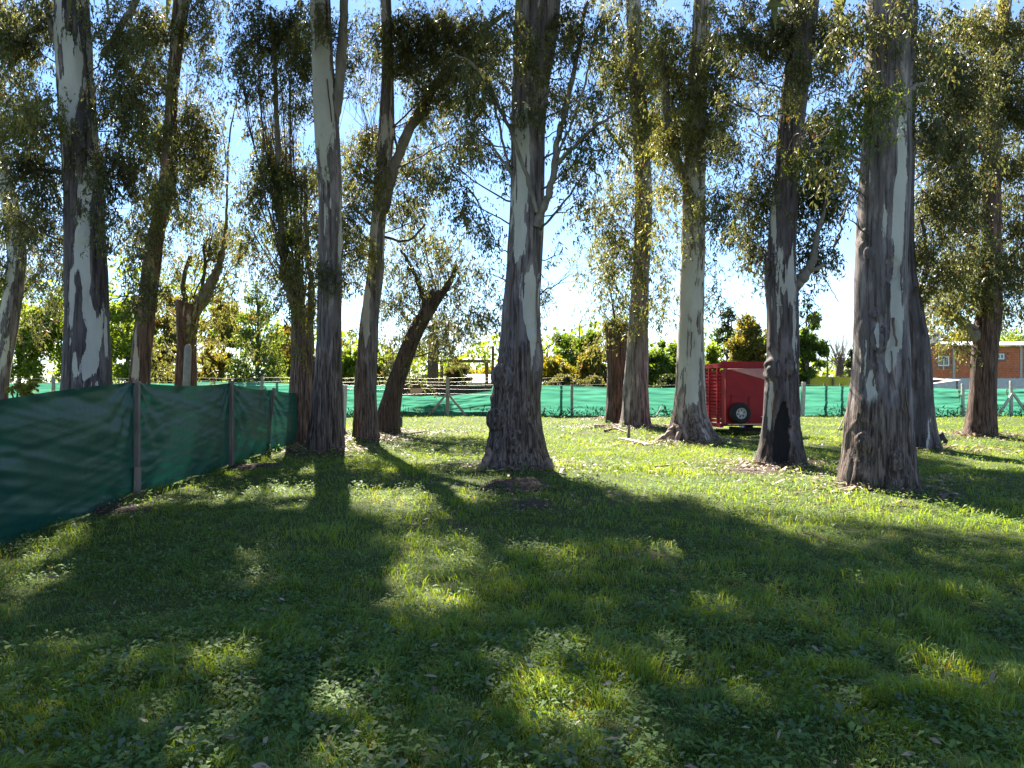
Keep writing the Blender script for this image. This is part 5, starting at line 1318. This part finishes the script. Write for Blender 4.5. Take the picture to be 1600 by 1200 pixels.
# small palm between the leaning trunk and the frame
def palm():
    Y = 43; root = empty('palm_tree', (fx(676, Y), Y, 0)); tag(root, 'shaggy brown palm with arching fronds left of the timber frame', 'palm')
    r = np.random.default_rng(18); zt = EYE + 75 / F * Y
    tb = Tubes(); tb.add(np.array([[0, 0, -.1], [0, 0, 1.5], [.05, 0, zt]]), np.array([.36, .33, .30]), 12); link('trunk', tb.mesh('trunk'), M['bark_skin'], root)
    P = []
    for k in range(22):
        an = k * 2.4; up = r.uniform(.1, 1.3); L = r.uniform(1.9, 2.7)
        a = np.array([.05, 0, zt]); e = a + np.array([math.cos(an) * L * .85, math.sin(an) * L * .85, L * (up - 1.1)])
        m = a + np.array([math.cos(an) * L * .5, math.sin(an) * L * .5, L * up * .8])
        C = bez(a, m, e, 26)
        tb = Tubes(); tb.add(C, np.linspace(.025, .006, 26), 4)
        side = np.array([-math.sin(an), math.cos(an), 0]); vs = []
        for j in range(3, 26):
            for sg in (-1, 1):
                ll = .42 * (1 - abs(j - 13) / 18)
                t = side * sg * ll + np.array([0, 0, -.28 * ll]) + (C[j] - C[j - 1]) * 2
                w = (C[j] - C[j - 1]) * .35
                vs += [C[j] - w * .3, C[j] + w + t * .4, C[j] + t, C[j] - w + t * .4]
        vs = np.array(vs); fq = np.arange(len(vs)).reshape(-1, 4)
        st = tb.v[0]; sq = tb.q[0] + len(vs)
        v = np.concatenate([vs, st]); q = np.concatenate([fq, sq])
        col = np.tile(np.array([.07, .08, .03]), (len(v), 1)) * r.uniform(.7, 1.4)
        link('frond', fast_mesh('frond', v, q, 4, col=col), M['broadleaf'], root)
M['bark_skin'] = noisy_mat('palm_trunk', (.07, .05, .035), (.18, .13, .09), 12, .9, .6, bdist=.05)
palm()

# far wood closing the horizon
def far_wood():
    r = np.random.default_rng(77); N = 30000; D = 95
    x = r.uniform(fx(-900, D), fx(2500, D), N); px = x / D * F + 800
    top = np.interp(px, [-900, -200, 330, 420, 560, 700, 800, 900, 1060, 1190, 1240, 1340, 1420, 2500], [450, 440, 445, 505, 530, 548, 540, 512, 520, 515, 566, 574, 535, 500])
    wv = (fbm(np.stack([x * .28, x * 0, x * 0], -1), 4, 3) - .5) * 2.2
    h = EYE + (600 - top) / F * D * (1 + .45 * wv)
    y = D + r.normal(0, 3, N); z = r.random(N) ** .75 * h
    cl = fbm(np.stack([x * .5, y * .5, z * .6], -1), 14, 3); k = cl > .40
    x, y, z = x[k], y[k], z[k]; N = len(x)
    P = np.stack([x, y, z], -1)
    v, c = leaf_cloud(P, N, .75, r, BT['lime'])
    o = link('distant_wood', fast_mesh('distant_wood', v, np.arange(len(v)).reshape(-1, 4), 4, col=c), M['broadleaf'])
    tag(o, 'low distant belt of trees along the horizon', 'wood', kind='stuff')
far_wood()

# ------------------------------------------------------------------ grass, weeds, litter
def ground_samples(r, n, p0, p1, power=1.0):
    """points on the lawn, even in screen rows p0..p1"""
    py = p0 + (p1 - p0) * r.random(n) ** power
    Y = depth(py)
    x = r.uniform(-1.0, 1.0, n) * (Y * .74 + .6)
    return x, Y

def near_tree(x, y):
    d = np.full(len(x), 9.0)
    for bx, by in TREE_BASES: d = np.minimum(d, np.hypot(x - bx, y - by))
    return d

def grass():
    r = np.random.default_rng(3)
    a = ground_samples(r, 160000, 735, 1290); b = ground_samples(r, 150000, 646, 740, 1.15)
    x = np.concatenate([a[0], b[0]]); y = np.concatenate([a[1], b[1]])
    # off the picture too, thinly
    x2 = r.uniform(-40, 40, 12000); y2 = r.uniform(2, 42, 12000)
    x = np.concatenate([x, x2]); y = np.concatenate([y, y2])
    p = np.stack([x, y, x * 0], -1)
    bare = fbm(p * 1.3, 71, 3)
    nt = near_tree(x, y)
    keep = r.random(len(x)) < np.where(bare > .66, .35, 1.0) * np.where(nt < 1.6, .25 + .45 * nt / 1.6, 1)
    for sx, sy, rx, ry in SOIL:
        keep &= ~((((x - sx) / rx) ** 2 + ((y - sy) / ry) ** 2 < 1) & (r.random(len(x)) < .93))
    x, y, p = x[keep], y[keep], p[keep]
    n = len(x)
    tuft = fbm(p * 5.5, 73, 3); patch = fbm(p * .9, 75, 3); mid = fbm(p * 2.3, 79, 2)
    h = (.040 + .075 * sstep(.35, .75, tuft)) * r.uniform(.55, 1.35, n) * (.8 + .5 * sstep(.45, .65, patch))
    h *= np.where(y > 14, 1.1, 1)
    w = .0042 * r.uniform(.7, 1.5, n) * np.maximum(1, y / 4.2) ** .85
    z = ground_z(x, y) - .006
    # blades lean together in tufts
    la = fbm(p * 3.0, 81, 2) * 12.6 + r.normal(0, .9, n)
    lean = r.uniform(.35, 1.15, n)
    dx, dy = np.cos(la), np.sin(la)
    face = r.random(n) * 6.283
    sx, sy = np.cos(face), np.sin(face)
    B = np.stack([x, y, z], -1)
    S = np.stack([sx, sy, sx * 0], -1) * (w / 2)[:, None]
    D = np.stack([dx, dy, dx * 0], -1)
    midp = B + D * (h * lean * .30)[:, None] + np.array([0, 0, 1]) * (h * .62)[:, None]
    tip = B + D * (h * lean * 1.0)[:, None] + np.array([0, 0, 1]) * (h * (1.05 - .45 * lean))[:, None]
    v = np.stack([B - S, B + S, midp + S * .8, tip, midp - S * .8], 1).reshape(-1, 3)
    ar = np.arange(n); fr = ar[y < 14]; bk = ar[y >= 14]
    f = np.concatenate([(fr[:, None, None] * 5 + np.array([[0, 1, 2], [0, 2, 4], [4, 2, 3]])[None]).reshape(-1, 3), bk[:, None] * 5 + np.array([[0, 1, 3]])])
    q = np.clip(.5 + (patch - .5) * 1.6 + (mid - .5) * 1.0 + r.normal(0, .22, n), 0, 1)[:, None]
    c = np.array([.11, .195, .058]) * (1 - q) + np.array([.225, .31, .052]) * q
    dry = r.random(n) < .035 + .10 * (bare[keep] > .6)
    c[dry] = np.array([.24, .20, .10]) * r.uniform(.7, 1.2, (dry.sum(), 1))
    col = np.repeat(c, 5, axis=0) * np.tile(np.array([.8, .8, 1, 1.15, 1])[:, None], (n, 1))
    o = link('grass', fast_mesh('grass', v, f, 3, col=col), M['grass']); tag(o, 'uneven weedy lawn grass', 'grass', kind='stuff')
grass()

def weeds():
    r = np.random.default_rng(5)
    a = ground_samples(r, 21000, 760, 1290); b = ground_samples(r, 5200, 655, 770)
    x = np.concatenate([a[0], b[0]]); y = np.concatenate([a[1], b[1]])
    p = np.stack([x, y, x * 0], -1)
    pt = fbm(p * 1.1, 91, 3)
    k = r.random(len(x)) < sstep(.38, .60, pt) + .2
    x, y, pt = x[k], y[k], pt[k]; n = len(x)
    nl = 7
    z = ground_z(x, y)
    sc = r.uniform(.6, 1.4, n) * np.maximum(1, y / 7) ** .6
    an = r.random((n, 1)) * 6.28 + np.arange(nl)[None] * (2 * math.pi / nl) + r.normal(0, .3, (n, nl))
    L = (.022 + .028 * r.random((n, nl)) ** 2) * sc[:, None]; W = L * r.uniform(.38, .62, (n, 1)); el = r.uniform(.05, .9, (n, nl))
    hz_ = (r.uniform(.01, .07, (n, nl)) * sc[:, None])
    d = np.stack([np.cos(an) * np.cos(el), np.sin(an) * np.cos(el), np.sin(el)], -1)
    s = np.stack([-np.sin(an), np.cos(an), np.zeros_like(an)], -1)
    b0 = np.stack([x, y, z], -1)[:, None] + np.stack([np.cos(an) * .02, np.sin(an) * .02, hz_], -1)
    m = b0 + d * (L * .55)[..., None]
    tip = b0 + d * L[..., None] - np.array([0, 0, .25]) * L[..., None]
    v = np.stack([b0, m + s * (W / 2)[..., None], tip, m - s * (W / 2)[..., None]], 2).reshape(-1, 3)
    q = r.random((n, 1)) * .7 + r.random((n, nl)) * .3
    grey = (r.random((n, 1)) < .12)
    c = np.array([.09, .17, .055]) * (1 - q[..., None]) + np.array([.17, .26, .07]) * q[..., None]
    c = np.where(grey[..., None], np.array([.13, .18, .12]), c)
    col = np.repeat(c.reshape(-1, 3), 4, axis=0)
    o = link('weeds', fast_mesh('weeds', v, np.arange(len(v)).reshape(-1, 4), 4, col=col), M['weed']); tag(o, 'low broad leaved weeds scattered through the lawn', 'weeds', kind='stuff')
    # tall dark weeds and dry stems at the foot of the back fence
    n = 5000; x = r.uniform(fx(-200), fx(1800), n); cl = fbm(np.stack([x * .35, x * 0, x * 0], -1), 15, 3)
    k = r.random(n) < sstep(.42, .6, cl); x = x[k]; n = len(x)
    y = FY - .45 + r.normal(0, .15, n); z = r.random(n) ** 2.2 * .42
    v, c = leaf_cloud(np.stack([x, y, z], -1), n, .22, r, [np.array([.05, .065, .03]), np.array([.13, .14, .06])], aspect=.22, lift=.9)
    o = link('fence_weeds', fast_mesh('fence_weeds', v, np.arange(len(v)).reshape(-1, 4), 4, col=c), M['weed']); tag(o, 'straggling weeds along the foot of the back fence', 'weeds', kind='stuff')
weeds()

def litter():
    r = np.random.default_rng(6)
    xs, ys = [], []
    a = ground_samples(r, 420, 760, 1250); xs.append(a[0]); ys.append(a[1])
    for bx, by in TREE_BASES:
        n = 800; d = np.abs(r.normal(0, .8, n)) + .3; an = r.random(n) * 6.28
        xs.append(bx + d * np.cos(an) * 1.3); ys.append(by + d * np.sin(an))
    for (px, py, n, s) in ((960, 668, 900, 1.3), (1050, 694, 700, .9), (180, 795, 260, .5), (830, 785, 200, .6), (1170, 736, 350, .8), (700, 672, 300, 1.5), (1240, 735, 250, .7)):
        x, y = gp(px, py); xs.append(x + r.normal(0, s, n)); ys.append(y + r.normal(0, s, n))
    x = np.concatenate(xs); y = np.concatenate(ys); k = y > 2; x, y = x[k], y[k]; n = len(x)
    z = ground_z(x, y) + r.uniform(.03, .085, n)
    an = r.random(n) * 6.28; el = r.normal(0, .25, n); L = r.uniform(.03, .085, n) * np.maximum(1, y / 8) ** .6; W = L * r.uniform(.16, .34, n)
    d = np.stack([np.cos(an) * np.cos(el), np.sin(an) * np.cos(el), np.sin(el)], -1); s = np.stack([-np.sin(an), np.cos(an), r.normal(0, .4, n)], -1)
    B = np.stack([x, y, z], -1)
    v = np.stack([B, B + d * (L * .5)[:, None] + s * (W / 2)[:, None], B + d * L[:, None], B + d * (L * .5)[:, None] - s * (W / 2)[:, None] + np.array([0, 0, .006])], 1).reshape(-1, 3)
    q = r.random(n)[:, None]
    # shed strips of bark round the feet of the trunks
    vs2, cs2 = [], []
    for bx, by in TREE_BASES:
        for _ in range(46):
            d_ = abs(r.normal(0, .55)) + .35; a_ = r.random() * 6.28; x_, y_ = bx + d_ * math.cos(a_) * 1.2, by + d_ * math.sin(a_)
            L_ = r.uniform(.12, .5); w_ = r.uniform(.012, .035); t_ = r.random() * 6.28; z_ = float(ground_z(np.array([x_]), np.array([y_]))[0]) + .03
            dd = np.array([math.cos(t_), math.sin(t_), 0]); ss = np.array([-dd[1], dd[0], 0]) * w_; o_ = np.array([x_, y_, z_]); up = np.array([0, 0, r.uniform(.0, .07)])
            vs2 += [o_ - ss, o_ + ss, o_ + dd * L_ / 2 + ss + up, o_ + dd * L_ / 2 - ss + up, o_ + dd * L_ / 2 - ss + up, o_ + dd * L_ / 2 + ss + up, o_ + dd * L_ + ss * .5, o_ + dd * L_ - ss * .5]
            cs2 += [np.array([.15, .095, .07]) * r.uniform(.5, 2.2)] * 8
    o = link('bark_litter', fast_mesh('bark_litter', np.array(vs2), np.arange(len(vs2)).reshape(-1, 4), 4, col=np.array(cs2)), M['litter']); tag(o, 'curled strips of shed bark round the feet of the trunks', 'bark litter', kind='stuff')
    c = np.array([.13, .075, .05]) * (1 - q) + np.array([.42, .33, .25]) * q
    o = link('leaf_litter', fast_mesh('leaf_litter', v, np.arange(len(v)).reshape(-1, 4), 4, col=np.repeat(c, 4, axis=0)), M['litter']); tag(o, 'dry curled eucalyptus leaves lying in the grass', 'leaf litter', kind='stuff')
litter()
